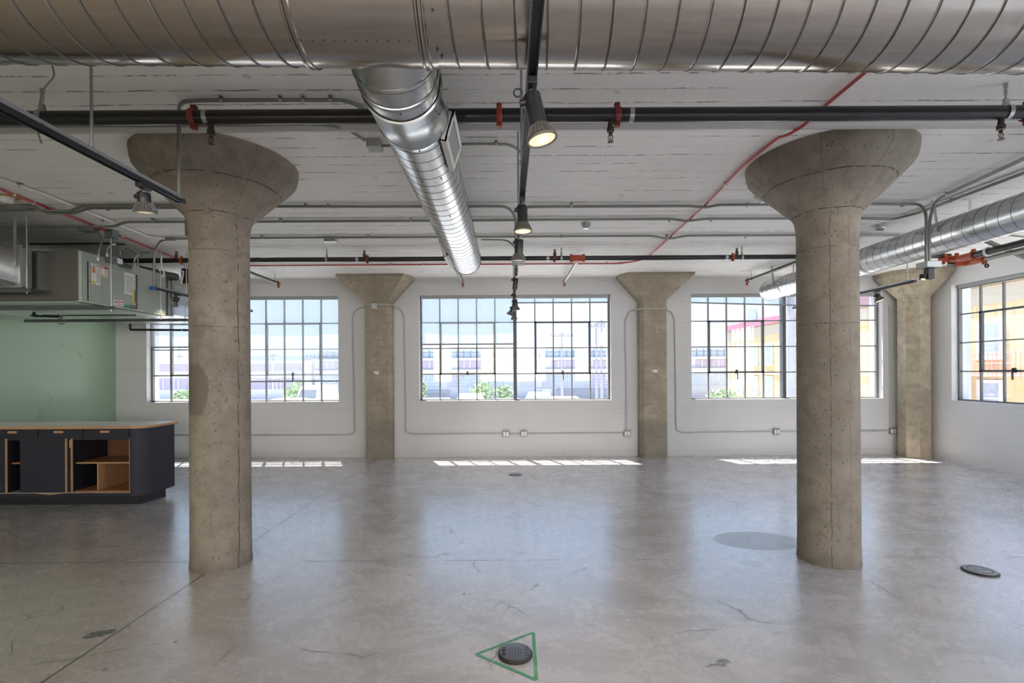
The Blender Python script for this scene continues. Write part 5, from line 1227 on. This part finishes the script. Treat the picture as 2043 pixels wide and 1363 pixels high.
car(1128, 29, 'white parked car roof under the single crossarm pole')
car(325, 28, 'white car roof through the leftmost window panes')

# ================================================================ LIGHT
w = bpy.data.worlds.new('sky'); SC.world = w; w.use_nodes = True; nt = w.node_tree; nt.nodes.clear()
tc = nt.nodes.new('ShaderNodeTexCoord'); sp = nt.nodes.new('ShaderNodeSeparateXYZ'); nt.links.new(tc.outputs['Generated'], sp.inputs[0])
rp = nt.nodes.new('ShaderNodeValToRGB'); nt.links.new(sp.outputs[2], rp.inputs[0])
rp.color_ramp.elements[0].position = .0; rp.color_ramp.elements[0].color = (.76,.87,1.0,1)
rp.color_ramp.elements[1].position = .7; rp.color_ramp.elements[1].color = (.42,.62,1.0,1)
e = rp.color_ramp.elements.new(.18); e.color = (.60,.77,1.0,1)
bg = nt.nodes.new('ShaderNodeBackground'); nt.links.new(rp.outputs[0], bg.inputs[0]); bg.inputs[1].default_value = 1.3
wo = nt.nodes.new('ShaderNodeOutputWorld'); nt.links.new(bg.outputs[0], wo.inputs[0])
sd = bpy.data.lights.new('sun', 'SUN'); sd.energy = 16; sd.angle = R(.25); sd.color = (1,.93,.82)
so = bpy.data.objects.new('sun', sd); COL.objects.link(so); so.rotation_euler = Vector((.165, -.40, -1)).to_track_quat('-Z', 'Y').to_euler(); so.location = (0, 12, 20)
def area(name, loc, d, sx, sy, e, c):
    l = bpy.data.lights.new(name, 'AREA'); l.shape = 'RECTANGLE'; l.size = sx; l.size_y = sy; l.energy = e; l.color = c
    o = bpy.data.objects.new(name, l); COL.objects.link(o); o.location = loc; o.rotation_euler = Vector(d).to_track_quat('-Z', 'Z').to_euler(); return o
SKYC = (.86,.93,1.0)
# added fill lights, unseen, outside the out-of-view rear and right wall windows
for a, b in BWN: area('rear fill light', ((a+b)/2, YB-.5, 2.05), (0,1,-.05), 3.5, 1.9, 230, (1.0,.84,.68) if a < 0 else (1.0,.92,.83))
for a, b in RW[1:]: area('side fill light', (XR+.6, (a+b)/2, 2.05), (-1,0,-.05), 3.6, 1.9, 190, SKYC)

cam = bpy.data.cameras.new('camera'); co = bpy.data.objects.new('camera', cam); COL.objects.link(co); SC.camera = co
cam.sensor_width = 36; cam.lens = F/2043*36; cam.sensor_fit = 'HORIZONTAL'; cam.clip_start = .05; cam.clip_end = 500
cam.shift_x = (1021.5-CX)/2043; cam.shift_y = (CY-681.5)/2043
co.matrix_world = Matrix.Translation((0, 0, CZ)) @ Matrix.Rotation(PI/2, 4, 'X') @ Matrix.Rotation(-ROLL, 4, 'Z')

SC.view_settings.view_transform = 'Standard'; SC.view_settings.look = 'None'; SC.view_settings.gamma = 1; SC.view_settings.exposure = 0.58; SC.view_settings.use_curve_mapping = False
SC.cycles.max_bounces = 10; SC.cycles.diffuse_bounces = 6; SC.cycles.glossy_bounces = 4; SC.cycles.transparent_max_bounces = 24
SC.cycles.use_denoising = True; SC.cycles.sample_clamp_indirect = 2.5; SC.cycles.caustics_reflective = False; SC.cycles.caustics_refractive = False
